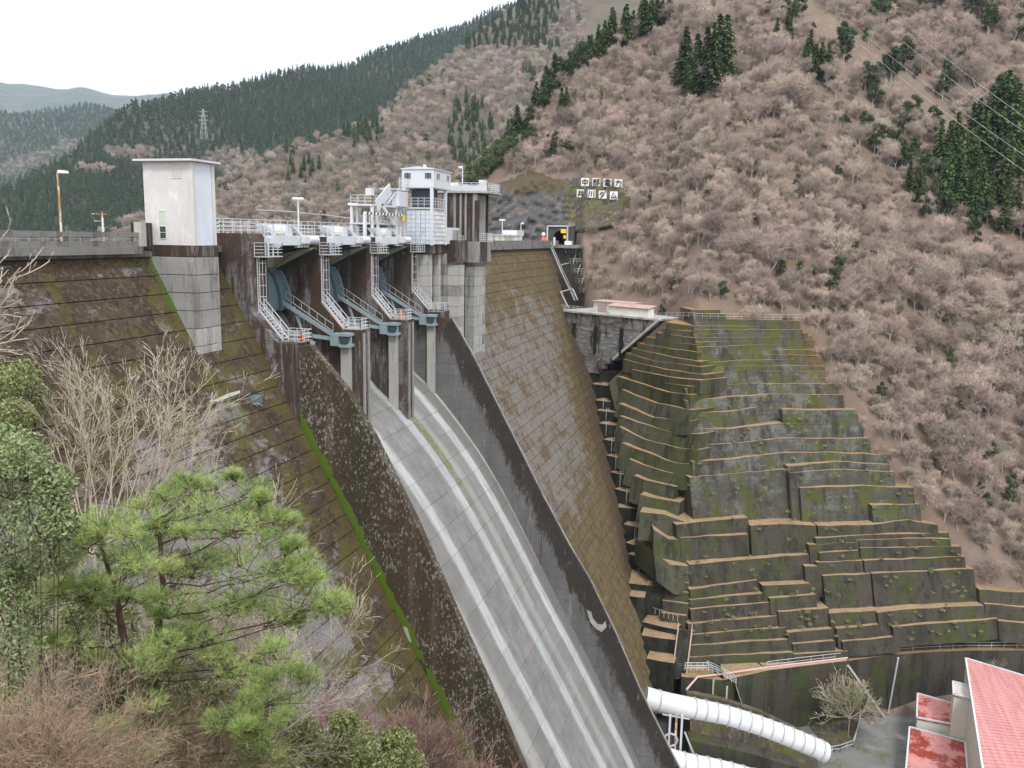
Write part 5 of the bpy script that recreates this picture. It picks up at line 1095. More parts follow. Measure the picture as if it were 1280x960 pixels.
MB().bar(PZ(1105, 896, zg), PZ(1060, 832, zw+.5), .32).build('strut', m_gsteel, t)
t = thing('stay_pole', 'thin white upright pole with a small box in the yard, left of the red roofs', 'pole', tuple(PZ(1110, 893, zg)))
MB().bar(PZ(1110, 893, zg), PZ(1123, 822, zw+.8), .22).build('pole', m_white, t); p = PZ(1118, 849, -75.2); MB().box(p[0]-.3, p[0]+.3, p[1]-.35, p[1]+.35, p[2]-.45, p[2]+.45).build('junction_box', m_cream, t)
mb = MB(); railing(mb, [PZ(1113, 891, zg), PZ(1146, 883, zg)], 1.6, .7, .12, 1); mb.build('low_fence', m_dsteel, label='short dark picket fence at the foot of the dark wall', category='fence')
# powerhouse
phs = thing('powerhouse', 'powerhouse with a big faded pink roof and cream walls at the right edge', 'building', tuple(PZ(1240, 900, -66)))
def roofpix(pix, Z, mat, wallh, wm, name='roof', th=.35, parent=None, inset=.25):
    A = [PZ(x, y, z) for (x, y), z in zip(pix, Z)]; c = sum(A)/len(A)
    MB().solid(A, [p-np.array([0, 0, th]) for p in A]).build(name, mat, parent)
    B = [p+(c-p)*inset/np.linalg.norm((c-p)[:2]) for p in A]
    MB().solid([p-np.array([0, 0, th]) for p in B], [np.array([*p[:2], zg]) for p in B]).build('wall', wm, parent)
    mb = MB(); 
    for a, b in zip(A, A[1:]+A[:1]): mb.bar(a+np.array([0, 0, .05]), b+np.array([0, 0, .05]), .26, .22)
    mb.build('roof_edge', m_white, parent)
roofpix([(1207, 823), (1290, 848), (1420, 1010), (1236, 1010)], [-66]*4, m_roofp, 17, m_eave, parent=phs)
ra = [PZ(x, y, -65.96) for x, y in ((1207, 823), (1290, 848), (1420, 1010), (1236, 1010))]
for k in range(1, 46):
    f_ = k/46; MB().bar(ra[0]*(1-f_)+ra[3]*f_, ra[1]*(1-f_)+ra[2]*f_, .06, .07).build('roof_seam', m_roofp, phs)
roofpix([(1191, 852), (1217, 859), (1219, 875), (1192, 868)], [-67.5]*4, m_roofw, 15, m_eave, 'stair_roof', .3, phs, .12)
roofpix([(1147, 867), (1192, 880), (1192, 906), (1146, 897)], [-73]*4, m_roofr, 10, m_eave, 'annex_roof', .3, phs, .15)
roofpix([(1137, 909), (1206, 928), (1212, 990), (1130, 990)], [-74.5]*4, m_roofr, 9, m_eave, 'annex_roof', .3, phs, .15)
# dark wall pylons, transmission tower, power lines, guard rail
t = thing('transmission_tower', 'grey lattice transmission tower standing on the dark wooded mountain', 'pylon', (0, 0, 0))
a_ = AZ(255, 168); e = EL(255, 166); r0 = 1180.; base = Vector((r0*math.cos(a_), r0*math.sin(a_), EYE[2]+e*r0-8)); t.location = base; WL[t.name] = base.copy(); Hh = 28+8
mb = MB(); rr = Vector((_R[0], _R[1], 0)); ff = Vector((_F[0], _F[1], 0))
def wdt(z): return 3.0*(1-z/Hh)+.7
lv = [0, 8, 14, 19, 23, 27, 30, 33, Hh]
for za, zb in zip(lv, lv[1:]):
    ca = [base+rr*sx*wdt(za)+ff*sy*wdt(za)+Vector((0, 0, za)) for sx, sy in ((-1, -1), (1, -1), (1, 1), (-1, 1))]; cb = [base+rr*sx*wdt(zb)+ff*sy*wdt(zb)+Vector((0, 0, zb)) for sx, sy in ((-1, -1), (1, -1), (1, 1), (-1, 1))]
    for k in range(4): mb.bar(ca[k], cb[k], .3); mb.bar(ca[k], cb[(k+1) % 4], .16); mb.bar(cb[k], cb[(k+1) % 4], .25)
mb.build('lattice_mast', m_gsteel, t); 
for zz, w in ((23, 6.0), (28, 5.4), (33, 4.6)): mb = MB(); mb.bar(base+Vector((0, 0, zz))-rr*w, base+Vector((0, 0, zz))+rr*w, .5, .6); mb.build('crossarm', m_gsteel, t)
WR = [((985, -30), (1300, 228)), ((1003, -30), (1300, 208)), ((1042, -30), (1300, 178)), ((1075, -30), (1300, 160))]
for k, (a, b) in enumerate(WR):
    A = pc(*a, 330); B = pc(*b, 150); mb = MB(); prev = None
    for j in range(13):
        u = j/12; q = A*(1-u)+B*u-np.array([0, 0, 9*4*u*(1-u)*.25])
        if prev is not None: mb.tube(prev, q, .028, 4)
        prev = q
    mb.build('power_line', m_gsteel, label=['lowest', 'second lowest', 'second highest', 'highest'][k]+' power line of the four sagging across the upper right slope', category='power line', group='power lines above the right slope')
mb = MB(); gl = [(320, 262), (360, 264), (410, 269), (440, 273)]; gp = [pc(x, y, 545) for x, y in gl]
for a, b in zip(gp, gp[1:]): mb.bar(a, b, .35, .5)
mb.build('guard_rail', m_gsteel, label='thin white guard rail along the far reservoir shore road', category='guard rail')
# =========================================================== VEGETATION GENERATORS
def ribbons(segs, n_side=0):
    """segments (p, q, r0, r1) -> flat ribbons with random facing (thin twigs)"""
    S = np.array([[*a, *b] for a, b, _, _ in segs], float); R0 = np.array([s[2] for s in segs]); R1 = np.array([s[3] for s in segs])
    p, q = S[:, :3], S[:, 3:]; d = q-p; d /= np.linalg.norm(d, axis=1, keepdims=True)+1e-9
    u = RNG.normal(size=p.shape); u = np.cross(d, u); u /= np.linalg.norm(u, axis=1, keepdims=True)+1e-9
    V = np.stack([p-u*R0[:, None], p+u*R0[:, None], q+u*R1[:, None], q-u*R1[:, None]], 1).reshape(-1, 3)
    return V, np.arange(len(V)).reshape(-1, 4)
def prisms(segs, n=5):
    V = []; Fc = []
    for a, b, r0, r1 in segs:
        a = np.array(a); b = np.array(b); d = b-a; d /= np.linalg.norm(d)+1e-9; u = np.cross(d, [.31, .95, .1]); u /= np.linalg.norm(u)+1e-9; w = np.cross(d, u); i = len(V)
        for c, r in ((a, r0), (b, r1)):
            for k in range(n): t = 2*math.pi*k/n; V.append(c+u*math.cos(t)*r+w*math.sin(t)*r)
        for k in range(n): Fc.append((i+k, i+(k+1) % n, i+n+(k+1) % n, i+n+k))
    return np.array(V), np.array(Fc)
def grow(rng, start, d, length, r, lv, maxlv, thick, thin, spread=.6, kids=(3, 5), up=.15, nseg=4, wob=.12, shrink=.62, fatlv=1):
    """recursive branching; appends to thick / thin segment lists"""
    p = np.array(start, float); d = np.array(d, float); pts = [p]; L = length/nseg
    for k in range(nseg):
        d = d+rng.normal(size=3)*wob+np.array([0, 0, up*.4]); d /= np.linalg.norm(d); q = p+d*L
        ra, rb = r*(1-.6*k/nseg), r*(1-.6*(k+1)/nseg)
        (thick if lv <= fatlv else thin).append((p, q, ra, rb)); p = q; pts.append(p)
    if lv >= maxlv: return
    for c in range(rng.integers(*kids)+ (1 if lv == 0 else 0)):
        f = rng.uniform(.35 if lv else .4, 1.0); i = min(nseg-1, int(f*nseg)); b = pts[i]+(pts[i+1]-pts[i])*(f*nseg-i)
        n = rng.normal(size=3); n -= d*(n@d); n /= np.linalg.norm(n); nd = d*(1-spread*.5)+n*spread*rng.uniform(.7, 1.25)+np.array([0, 0, up]); nd /= np.linalg.norm(nd)
        grow(rng, b, nd, length*shrink*rng.uniform(.75, 1.15), r*.5, lv+1, maxlv, thick, thin, spread, kids, up, max(2, nseg-1), wob, shrink, fatlv)
def bare_mesh(seed, H, maxlv=4, rmin=.016, mats=None, kids=(4, 6), spread=.62, trunkf=.42, r0=.016, up=.16, **k):
    rng = np.random.default_rng(seed); thick = []; thin = []
    stems = k.pop('stems', 1)
    for s in range(stems):
        d = np.array([rng.normal()*.1*(1+2.5*(stems > 1)), rng.normal()*.1*(1+2.5*(stems > 1)), 1.]); grow(rng, (0, 0, -.3), d, H*trunkf*rng.uniform(.8, 1.1), H*r0, 0, maxlv, thick, thin, spread, kids, up, **k)
    thin = [(a, b, max(x, rmin), max(y, rmin*.6)) for a, b, x, y in thin]
    tv, tf = prisms(thick); cv, cf = ribbons(thin)
    return fast_mesh('trunk', tv, tf, [mats[0]], smooth=True), fast_mesh('crown', cv, cf, [mats[1]])
def conifer_mesh(seed, H, mats, dens=1.0, wide=.17):
    rng = np.random.default_rng(seed); tv, tf = prisms([((0, 0, -.5), (0, 0, H*.5), H*.014, H*.009), ((0, 0, H*.5), (0, 0, H), H*.009, .02)], 6)
    C = []; A = []; B = []
    z = H*.16
    while z < H*.99:
        f = z/H; Lb = H*wide*(1-f)**.75*rng.uniform(.8, 1.15)+.15; nb = int((7 if f < .8 else 5)*dens)
        for k in range(nb):
            t = rng.uniform(0, 6.283); L = Lb*rng.uniform(.65, 1.15); n = max(3, int(L/.28))
            for j in range(n):
                g = (j+rng.uniform(0, 1))/n; rad = L*(.15+.85*g); s = rng.uniform(.40, .72)*(1.15-.5*g)*(H/14)
                c = np.array([math.cos(t)*rad, math.sin(t)*rad, z-.32*rad*g+rng.normal()*.12]); out = np.array([math.cos(t), math.sin(t), -.35])+rng.normal(size=3)*.35; side = np.array([-math.sin(t), math.cos(t), 0])+rng.normal(size=3)*.35
                C.append(c); A.append(out/np.linalg.norm(out)*s*1.2); B.append(side/np.linalg.norm(side)*s*.55)
        z += H*.030*rng.uniform(.8, 1.2)
    C, A, B = map(np.array, (C, A, B)); V = np.stack([C-A*.6-B*.5, C-A*.3+B, C+A, C-B], 1).reshape(-1, 3)
    return fast_mesh('trunk', tv, tf, [mats[0]], smooth=True), fast_mesh('crown', V, np.arange(len(V)).reshape(-1, 4), [mats[1]])
def leaves(rng, centers, radii, n, size, flat=.75, shell=.5, asp=.45):
    """leaf quads spread through the volume of several clumps"""
    C = []
    for c, r in zip(centers, radii):
        v = rng.normal(size=(n, 3)); v /= np.linalg.norm(v, axis=1, keepdims=True); rr = rng.uniform(shell**3, 1, size=(n, 1))**(1/3)*r; v = v*rr*np.array([1, 1, flat]); C.append(np.array(c)+v)
    C = np.concatenate(C); N = len(C); A = rng.normal(size=(N, 3)); A[:, 2] -= .3; A /= np.linalg.norm(A, axis=1, keepdims=True); B = np.cross(A, rng.normal(size=(N, 3))); B /= np.linalg.norm(B, axis=1, keepdims=True)+1e-9
    s = size*rng.uniform(.6, 1.3, size=(N, 1)); A = A*s; B = B*s*asp
    V = np.stack([C-A, C+B-A*.1, C+A, C-B-A*.1], 1).reshape(-1, 3); return V, np.arange(len(V)).reshape(-1, 4)
def round_tree_mesh(seed, H, mats, n=90, size=.28, k=16, low=.35):
    rng = np.random.default_rng(seed); thick = []; thin = []; cs = []; rs = []
    for i in range(k):
        t = rng.uniform(0, 6.283); f = rng.uniform(low, 1); rad = H*.27*rng.uniform(.1, 1)*math.sin(math.pi*min(1, (f-low+.12)/(1.15-low)))
        c = np.array([math.cos(t)*rad, math.sin(t)*rad, H*f*.93]); cs.append(c); rs.append(H*rng.uniform(.08, .14)); thick.append(((0, 0, c[2]*.45), c, H*.008, H*.003))
    thick.append(((0, 0, -.4), (0, 0, H*.75), H*.018, H*.008)); tv, tf = prisms(thick, 5); V, Fq = leaves(rng, cs, rs, n, size, shell=.3)
    return fast_mesh('trunk', tv, tf, [mats[0]], smooth=True), fast_mesh('crown', V, Fq, [mats[1]])

# =========================================================== FORESTS
bare_v = [bare_mesh(40+i, 10+.6*(i % 3), 4, .019, (m_gbark, m_twig), kids=(6, 9), spread=.62+.1*(i % 3), up=.24-.04*(i % 3), trunkf=.40+.03*(i % 2), shrink=.62+.02*(i % 3), r0=.017, wob=.16) for i in range(7)]
con_v = [conifer_mesh(60+i, 12+i, (m_bark, m_conif), 1.35, .22+.03*(i % 2)) for i in range(3)]
rnd_v = [round_tree_mesh(80+i, 8.5, (m_gbark, m_leafd), 110, .30) for i in range(2)]
pin_v = [round_tree_mesh(90, 10, (m_bark, m_needle2), 90, .26, 24, .3)]
rv = random.Random(21); TREES = {'bare': [], 'con': [], 'rnd': [], 'pin': []}
def put(kind, a, r, layer, sc, zoff=0.):
    z = layer.z(a, r); TREES[kind].append((r*math.cos(a), r*math.sin(a), z+zoff, sc, rv.uniform(0, 6.283), r))
spots = []   # evergreen groups on the near hill: (x, y, radius px, count, scale, kind)
for q in ((862, 118, 12, 4, 1.15, 'con'), (882, 122, 14, 5, 1.1, 'con'), (898, 118, 10, 3, 1.2, 'con'), (868, 132, 10, 2, .8, 'con'), (990, 30, 12, 3, .9, 'rnd'), (1097, 35, 14, 4, 1.3, 'rnd'), (975, 62, 12, 4, .7, 'con'), (1005, 100, 10, 4, .7, 'con'), (1022, 112, 8, 3, .8, 'con'), (1032, 118, 6, 2, .7, 'con'),
          (1060, 82, 10, 3, 1.1, 'rnd'), (1132, 92, 9, 3, 1.0, 'rnd'), (1090, 122, 10, 4, .95, 'rnd'), (1115, 112, 10, 3, 1.0, 'rnd'), (1135, 172, 12, 4, 1.0, 'rnd'), (1160, 180, 10, 3, .9, 'rnd'), (1185, 122, 12, 4, .9, 'rnd'), (1202, 105, 8, 3, .8, 'rnd'), (1252, 150, 14, 5, 1.3, 'rnd'),
          (1247, 215, 24, 7, 1.6, 'con'), (1225, 225, 16, 4, 1.4, 'con'), (1270, 215, 16, 5, 1.5, 'con'), (1182, 228, 14, 6, 1.1, 'con'), (1205, 245, 14, 5, 1.0, 'con'), (1190, 262, 14, 5, 1.0, 'con'), (1080, 182, 8, 3, .7, 'rnd'), (1100, 198, 9, 3, .85, 'rnd'), (1122, 205, 9, 3, .85, 'rnd'), (1135, 222, 9, 3, .85, 'rnd'), (1152, 235, 10, 3, .9, 'rnd'),
          (1225, 30, 14, 4, 1.1, 'rnd'), (1238, 45, 12, 3, 1.1, 'rnd'), (1267, 55, 12, 3, 1.1, 'rnd'), (1160, 15, 12, 3, 1.2, 'rnd'), (1210, 20, 12, 3, 1.2, 'rnd'), (1235, 275, 20, 7, .9, 'con'), (1262, 262, 18, 6, 1.1, 'con'), (1265, 300, 16, 5, .8, 'con'), (1165, 275, 20, 6, .8, 'rnd'), (1215, 300, 20, 5, .7, 'rnd'), (1140, 255, 10, 3, .7, 'con'),
          (1258, 445, 16, 5, .6, 'rnd'), (1272, 480, 14, 4, .6, 'rnd'), (1045, 372, 7, 2, .6, 'rnd'), (980, 355, 8, 2, .55, 'rnd'), (1090, 145, 8, 2, .7, 'rnd'), (1268, 640, 16, 4, .5, 'rnd'), (1225, 655, 10, 3, .4, 'rnd'), (700, 195, 14, 4, .6, 'rnd'), (668, 190, 10, 3, .75, 'rnd'), (684, 205, 10, 4, .6, 'rnd'), (705, 155, 5, 2, .7, 'con'), (845, 375, 6, 2, .5, 'rnd'),
          (765, 62, 20, 8, .95, 'con'), (745, 74, 16, 8, .95, 'con'), (720, 84, 16, 7, 1.1, 'rnd'), (700, 100, 15, 7, 1.1, 'rnd'), (680, 112, 15, 7, .95, 'con'), (660, 124, 14, 6, .95, 'rnd'), (645, 138, 13, 6, .95, 'con'), (630, 152, 10, 5, .95, 'rnd'), (800, 42, 16, 7, .9, 'con'), (825, 28, 12, 5, .9, 'con'), (730, 62, 12, 5, 1.1, 'rnd'), (605, 214, 14, 4, 1.15, 'pin'), (588, 220, 12, 3, 1.1, 'pin'), (625, 214, 12, 4, 1.1, 'pin'), (612, 200, 12, 3, 1.0, 'pin'),
          (920, 235, 6, 1, .5, 'rnd'), (1008, 245, 6, 1, .5, 'rnd'), (885, 262, 6, 1, .45, 'rnd'), (1110, 420, 8, 2, .5, 'rnd'), (1180, 470, 8, 2, .5, 'rnd'), (960, 20, 10, 3, .7, 'con'), (910, 12, 10, 2, .6, 'rnd')):
    x, y, rad, n, sc, kd = q; spots.append((x, y-10, rad))
    for k in range(n):
        a, r = hit(x+rv.uniform(-rad, rad), y+rv.uniform(-rad*.5, rad*.5), L1); put(kd, a, r+rv.uniform(0, 4), L1, sc*rv.uniform(.8, 1.15))
def in_swath(x, y): return abs((y-10)-(x-1005)*.86) < 20+.03*(x-1000) and 985 < x < 1215
a = AR(PB(1560, 850))[0]-.06; aend = AZ(545, 300)
while a < aend:
    r0, rc = L1.r0(a), L1.rc(a); step_a = 2.5/(.5*(r0+rc)); r = r0+rv.uniform(1.0, 5)
    while r < rc+18:
        aa = a+rv.uniform(-.5, .5)*4.6/r; z = L1.z(aa, r); x, y = project((r*math.cos(aa), r*math.sin(aa), z+4)); x2, y2 = project((r*math.cos(aa), r*math.sin(aa), z))
        ok = -60 < x < 1400 and -120 < y2 < 900 and not in_swath(x2, y2)
        if 600 < x2 < 790 and 224 < y2 < (300 if x2 < 708 else 264): ok = False
        if 560 < x2 < 625 and y2 > 226: ok = False
        if ok and any((x-sx)**2+(y-sy)**2 < (sr*.8)**2 for sx, sy, sr in spots) and rv.random() < .8: ok = False
        if ok and rv.random() < .035: put('rnd', aa, r, L1, rv.uniform(.3, .5)); ok = False
        if ok and rv.random() < .97:
            sc = (rv.uniform(.4, .65) if rv.random() < .4 else rv.uniform(.65, 1.0) if rv.random() < .9 else rv.uniform(1.0, 1.3))*(.85+.25*fbm(aa*400, r, 30, 9)*.5)*(.66 if r-r0 < 8 else 1)*(.42 if 700 < x2 < 800 and 262 < y2 < 292 else 1)
            put('bare', aa, r, L1, sc)
        r += rv.uniform(2.3, 3.9)*(1+.003*max(0, r-250))
    a += step_a
aa = AR(PB(1560, 850))[0]
while aa < AR(PB(872, 388))[0]:
    r0 = L1.r0(aa)
    for _ in range(4):
        rr_ = r0+rv.uniform(-8, 6); a_ = aa+rv.uniform(-.5, .5)/r0; zo = (skirt1(a_, rr_)-L1.z(a_, rr_)) if rr_ < L1.r0(a_) else 0
        put('bare', a_, rr_, L1, rv.uniform(.38, .7), zo)
    aa += 1.7/r0
def scatter(layer, px0, px1, dr, sc, fn, rmul=1.0):
    a0, a1 = AZ(px1, 200), AZ(px0, 200); a = a0
    while a < a1:
        rc = layer.rc(a); r = layer.r0(a)+rv.uniform(0, dr)
        rm = .5*(layer.r0(a)+rc)
        while r < rc+dr*2:
            aa = a+rv.uniform(-.5, .5)*dr/r; p = (r*math.cos(aa), r*math.sin(aa), layer.z(aa, r)+3); x, y = project(p)
            if y < 330 and -80 < x < 1300:
                kd = fn(x, y, p)
                if kd: put(kd, aa, r, layer, sc[kd]*rv.uniform(.7, 1.15))
            r += dr*rv.uniform(.8, 1.25)
        a += dr/rm
def k2(x, y, p):
    n = fbm(p[0], p[1], 90, 4)
    if (x-585)**2/30**2+(y-165)**2/45**2 < 1 or (x-455)**2/30**2+(y-160)**2/22**2 < 1 or (x-375)**2/26**2+(y-210)**2/16**2 < 1 or n > 1.05: return 'con' if rv.random() < .9 else 'bare'
    if 440 < x < 700 and y < 60+.0*x and n > .3: return 'con'
    return 'rnd' if rv.random() < .03 else 'bare'
scatter(L2, 130, 720, 6.0, {'con': .8, 'bare': 1.0, 'rnd': .9}, k2)
def k3(x, y, p):
    n = fbm(p[0], p[1], 210, 6)
    if (x-120)**2/24**2+(y-212)**2/7**2 < 1 or (x-165)**2/34**2+(y-192)**2/9**2 < 1 or (x-290)**2/40**2+(y-202)**2/14**2 < 1: return 'bare'
    if y > 255 and n > -.2: return 'bare' if rv.random() < .8 else 'rnd'
    if n > .95: return 'bare' if rv.random() < .7 else 'con'
    return 'rnd' if rv.random() < (.5 if (n < -.7 or x < 160) else .25) else 'con'
scatter(L3, -60, 720, 6.0, {'con': 1.02, 'bare': 1.25, 'rnd': 1.35}, k3)
def k4(x, y, p):
    n = fbm(p[0], p[1], 300, 8); return 'bare' if n > .35 else ('rnd' if rv.random() < .5 else 'con')
scatter(L4, -60, 330, 12, {'con': 1.35, 'bare': 1.7, 'rnd': 1.8}, k4)
LAB = {'bare': ('bare_tree', 'leafless pinkish grey tree in the winter woods on the near right-bank slope', 'bare tree', 'leafless trees on the near slope', bare_v, 'bare_woodland', 'leafless grey pink woodland covering the farther slopes'),
       'con': ('conifer_tree', 'dark green pointed conifer standing among the leafless trees on the near slope', 'conifer', 'conifers on the near slope', con_v, 'conifer_woodland', 'dark conifer woodland on the mountain behind the dam'),
       'rnd': ('evergreen_tree', 'dark rounded evergreen tree scattered among the leafless woods on the near slope', 'evergreen tree', 'rounded evergreens on the near slope', rnd_v, 'evergreen_woodland', 'rounded evergreen woodland on the far slopes'),
       'pin': ('pine_tree', 'light green spreading pine above the dark rock face behind the intake tower', 'pine tree', 'light green pines above the rock face', pin_v, None, None)}
def gn_forest(name, label, pts, protos):
    V = [p[:3] for p in pts]; me = bpy.data.meshes.new(name); me.vertices.add(len(V)); me.vertices.foreach_set('co', np.array(V, np.float32).ravel())
    for an, i in (('sc', 3), ('rz', 4)):
        at = me.attributes.new(an, 'FLOAT', 'POINT'); at.data.foreach_set('value', np.array([p[i] for p in pts], np.float32))
    at = me.attributes.new('vr', 'INT', 'POINT'); at.data.foreach_set('value', np.array([k % len(protos) for k in range(len(pts))], np.int32)); me.update()
    o = link(name, me); tag(o, label, 'woodland', None, 'stuff')
    ng = bpy.data.node_groups.new(name, 'GeometryNodeTree'); ng.interface.new_socket('Geometry', in_out='INPUT', socket_type='NodeSocketGeometry'); ng.interface.new_socket('Geometry', in_out='OUTPUT', socket_type='NodeSocketGeometry')
    N = ng.nodes; Lk = ng.links; gi = N.new('NodeGroupInput'); go = N.new('NodeGroupOutput'); fin = N.new('GeometryNodeJoinGeometry')
    def attr(nm, ty):
        q = N.new('GeometryNodeInputNamedAttribute'); q.data_type = ty; q.inputs['Name'].default_value = nm; return q.outputs['Attribute']
    cx = N.new('ShaderNodeCombineXYZ'); Lk.new(attr('rz', 'FLOAT'), cx.inputs[2]); er = N.new('FunctionNodeEulerToRotation'); Lk.new(cx.outputs[0], er.inputs[0]); sc = attr('sc', 'FLOAT'); vr = attr('vr', 'INT')
    for i, root in enumerate(protos):
        jn = N.new('GeometryNodeJoinGeometry')
        for c in root:
            oi = N.new('GeometryNodeObjectInfo'); oi.transform_space = 'ORIGINAL'; oi.inputs['Object'].default_value = c; Lk.new(oi.outputs['Geometry'], jn.inputs[0])
        cmp_ = N.new('FunctionNodeCompare'); cmp_.data_type = 'INT'; cmp_.operation = 'EQUAL'; Lk.new(vr, [s for s in cmp_.inputs if s.type == 'INT'][0]); [s for s in cmp_.inputs if s.type == 'INT'][1].default_value = i
        ip = N.new('GeometryNodeInstanceOnPoints'); Lk.new(gi.outputs[0], ip.inputs['Points']); Lk.new(cmp_.outputs[0], ip.inputs['Selection']); Lk.new(jn.outputs[0], ip.inputs['Instance']); Lk.new(er.outputs[0], ip.inputs['Rotation']); Lk.new(sc, ip.inputs['Scale']); Lk.new(ip.outputs[0], fin.inputs[0])
    Lk.new(fin.outputs[0], go.inputs[0]); md = o.modifiers.new('forest', 'NODES'); md.node_group = ng; return o
for kd, (nm, lb, ct, grp, vs, snm, slb) in LAB.items():
    T = TREES[kd]
    inframe = [t for t in T if t[5] < 480 and 0 <= project(t[:3])[0] <= 1280 and 5 <= project((t[0], t[1], t[2]+5*t[3]))[1]]
    inframe.sort(key=lambda t: -t[3]/t[5]); ind = inframe[:290]; ids = set(map(id, ind)); rest = [t for t in T if id(t) not in ids]
    protos = []
    for i, t in enumerate(ind):
        v = i % len(vs); root = thing(nm, lb, ct, t[:3], grp); root.rotation_euler = (0, 0, t[4]); root.scale = (t[3],)*3
        kids = []
        for part, me in zip(('trunk', 'crown'), vs[v]):
            c = bpy.data.objects.new(part, me); COL.objects.link(c); c.parent = root; kids.append(c)
        if len(protos) < len(vs): protos.append(kids)
    if snm and rest: gn_forest(snm, slb, rest, protos)
    print(kd, len(ind), len(rest))
# =========================================================== NEAR VEGETATION
def gz(x, y): return -0.5-.67*max(0, math.hypot(x, y*.92)-1.4)
def ground_under(p): return np.array([p[0], p[1], min(p[2]-.4, gz(p[0], p[1]))])
def chain(P, it=2):
    P = [Vector(p) for p in P]
    for _ in range(it):
        Q = [P[0]]
        for a, b in zip(P, P[1:]): Q += [a.lerp(b, .25), a.lerp(b, .75)]
        Q.append(P[-1]); P = Q
    return P
def limb(name, pts, r0, r1, mat, parent, wob=.0, n=7):
    P = chain(pts); rng = random.Random(len(name)+int(abs(pts[0][0])*100)); segs = []; L = len(P)-1
    for i in range(1, L): P[i] = P[i]+Vector([rng.uniform(-wob, wob) for _ in range(3)])
    V = []; Fc = []
    for i, p in enumerate(P):
        d = (P[min(i+1, L)]-P[max(i-1, 0)]).normalized(); a = d.cross(Vector((.3, .9, .2))).normalized(); b = a.cross(d); r = r0+(r1-r0)*i/L
        V += [tuple(p+a*math.cos(6.2832*k/n)*r+b*math.sin(6.2832*k/n)*r) for k in range(n)]
    for i in range(L):
        for k in range(n): Fc.append((i*n+k, i*n+(k+1) % n, (i+1)*n+(k+1) % n, (i+1)*n+k))
    return link(name, fast_mesh(name, V, Fc, [mat], smooth=True), parent), P
def needle_pads(rng, pads, tufts, per, ln, w):
    C = []; D = []
    for c, r in pads:
        v = rng.normal(size=(tufts, 3)); v /= np.linalg.norm(v, axis=1, keepdims=True); rr = rng.uniform(.15, 1, size=(tufts, 1))**.5
        C.append(np.array(c)+v*rr*r*np.array([1, 1, .42])); dd = v*np.array([.8, .8, .2])+np.array([0, 0, .75])+rng.normal(size=(tufts, 3))*.35; D.append(dd/np.linalg.norm(dd, axis=1, keepdims=True))
    C = np.concatenate(C); D = np.concatenate(D); n = len(C)
    C2 = np.repeat(C, per, 0); D2 = np.repeat(D, per, 0)+rng.normal(size=(n*per, 3))*.5; D2 /= np.linalg.norm(D2, axis=1, keepdims=True)
    base = C2+np.repeat(D, per, 0)*rng.uniform(-.06, .05, size=(n*per, 1)); S = np.cross(D2, rng.normal(size=D2.shape)); S /= np.linalg.norm(S, axis=1, keepdims=True)
    L = ln*rng.uniform(.7, 1.2, size=(n*per, 1)); V = np.stack([base-S*w, base+S*w, base+D2*L], 1).reshape(-1, 3)
    return V, np.arange(len(V)).reshape(-1, 3), C, D
nrng = np.random.default_rng(5)
# ---- the young red pine
DP = 15.0
pine = thing('pine_tree', 'young pine with airy bright green needle pads and red-brown trunks in the foreground', 'pine tree', tuple(pc(185, 1000, DP)))
def pz(x, y, d=DP): return pc(x, y, d)
gA = ground_under(pz(180, 1010)); gB = ground_under(pz(196, 1010, DP+.2))
_, TA = limb('trunk', [gA, pz(178, 960), pz(178, 900), pz(162, 850), pz(155, 800), pz(148, 755), pz(138, 715), pz(125, 680)], .11, .022, m_bark, pine, .02)
_, TB = limb('trunk', [gB, pz(190, 960, DP+.3), pz(188, 880, DP+.3), pz(192, 835, DP+.2), pz(196, 790), pz(207, 745), pz(201, 700), pz(196, 650)], .13, .022, m_bark, pine, .02)
pads_px = [(246, 600, 34), (129, 650, 36), (196, 652, 34), (160, 682, 40), (104, 680, 36), (260, 640, 46), (296, 655, 46), (340, 655, 30), (246, 702, 36), (308, 715, 44), (352, 728, 40), (412, 752, 34), (367, 772, 34), (300, 750, 44), (60, 740, 34), (104, 745, 36),
           (137, 765, 34), (183, 808, 40), (228, 820, 42), (267, 800, 34), (292, 842, 30), (342, 818, 34), (208, 900, 44), (154, 905, 34), (180, 925, 34), (330, 880, 34), (330, 925, 38), (362, 868, 28), (220, 660, 28), (320, 610, 22), (280, 900, 26), (90, 800, 30), (160, 730, 28), (225, 755, 30), (345, 945, 32), (120, 720, 26), (380, 700, 22)]
pads = []; prs = random.Random(3)
trunkpts = TA[6:]+TB[6:]
main_n = len(pads_px)
pads_px += [(x+prs.uniform(-38, 38), y+prs.uniform(-24, 24), r*prs.uniform(.4, .65)) for x, y, r in pads_px for _ in range(3)]
for pi, (x, y, r) in enumerate(pads_px):
    d = DP+prs.uniform(-1.4, 1.6); c = pz(x, y, d); rad = r*d/F_PX; pads.append((c, rad))
    cand = ([t for t in trunkpts if t.z < c[2]+.1] or trunkpts) if pi < main_n else [Vector(q) for q, _ in pads[:main_n]]
    t = min(cand, key=lambda q: (q-Vector(c)).length+.8*abs((Vector(c).z-q.z)-.5)); m = (t+Vector(c))/2+Vector((prs.uniform(-.12, .12), prs.uniform(-.12, .12), -.12))
    limb('branch', [t, m, Vector(c)+Vector((0, 0, -.05))], .020 if pi < main_n else .007, .006 if pi < main_n else .004, m_bark, pine, .03, 5)
    # side twigs reaching into the pad
    sg = [(tuple(Vector(c)*.6+m*.4), tuple(np.array(c)+nrng.normal(size=3)*rad*np.array([.7, .7, .25])), .007, .004) for _ in range(12)]
    v, f_ = ribbons(sg); o = link('twig', fast_mesh('twig', v, f_, [m_bark]), pine); o['kind'] = 'stuff'
V, Fq, _, _ = needle_pads(nrng, [(c, r*1.15) for c, r in pads], 60, 15, .13, .0033)
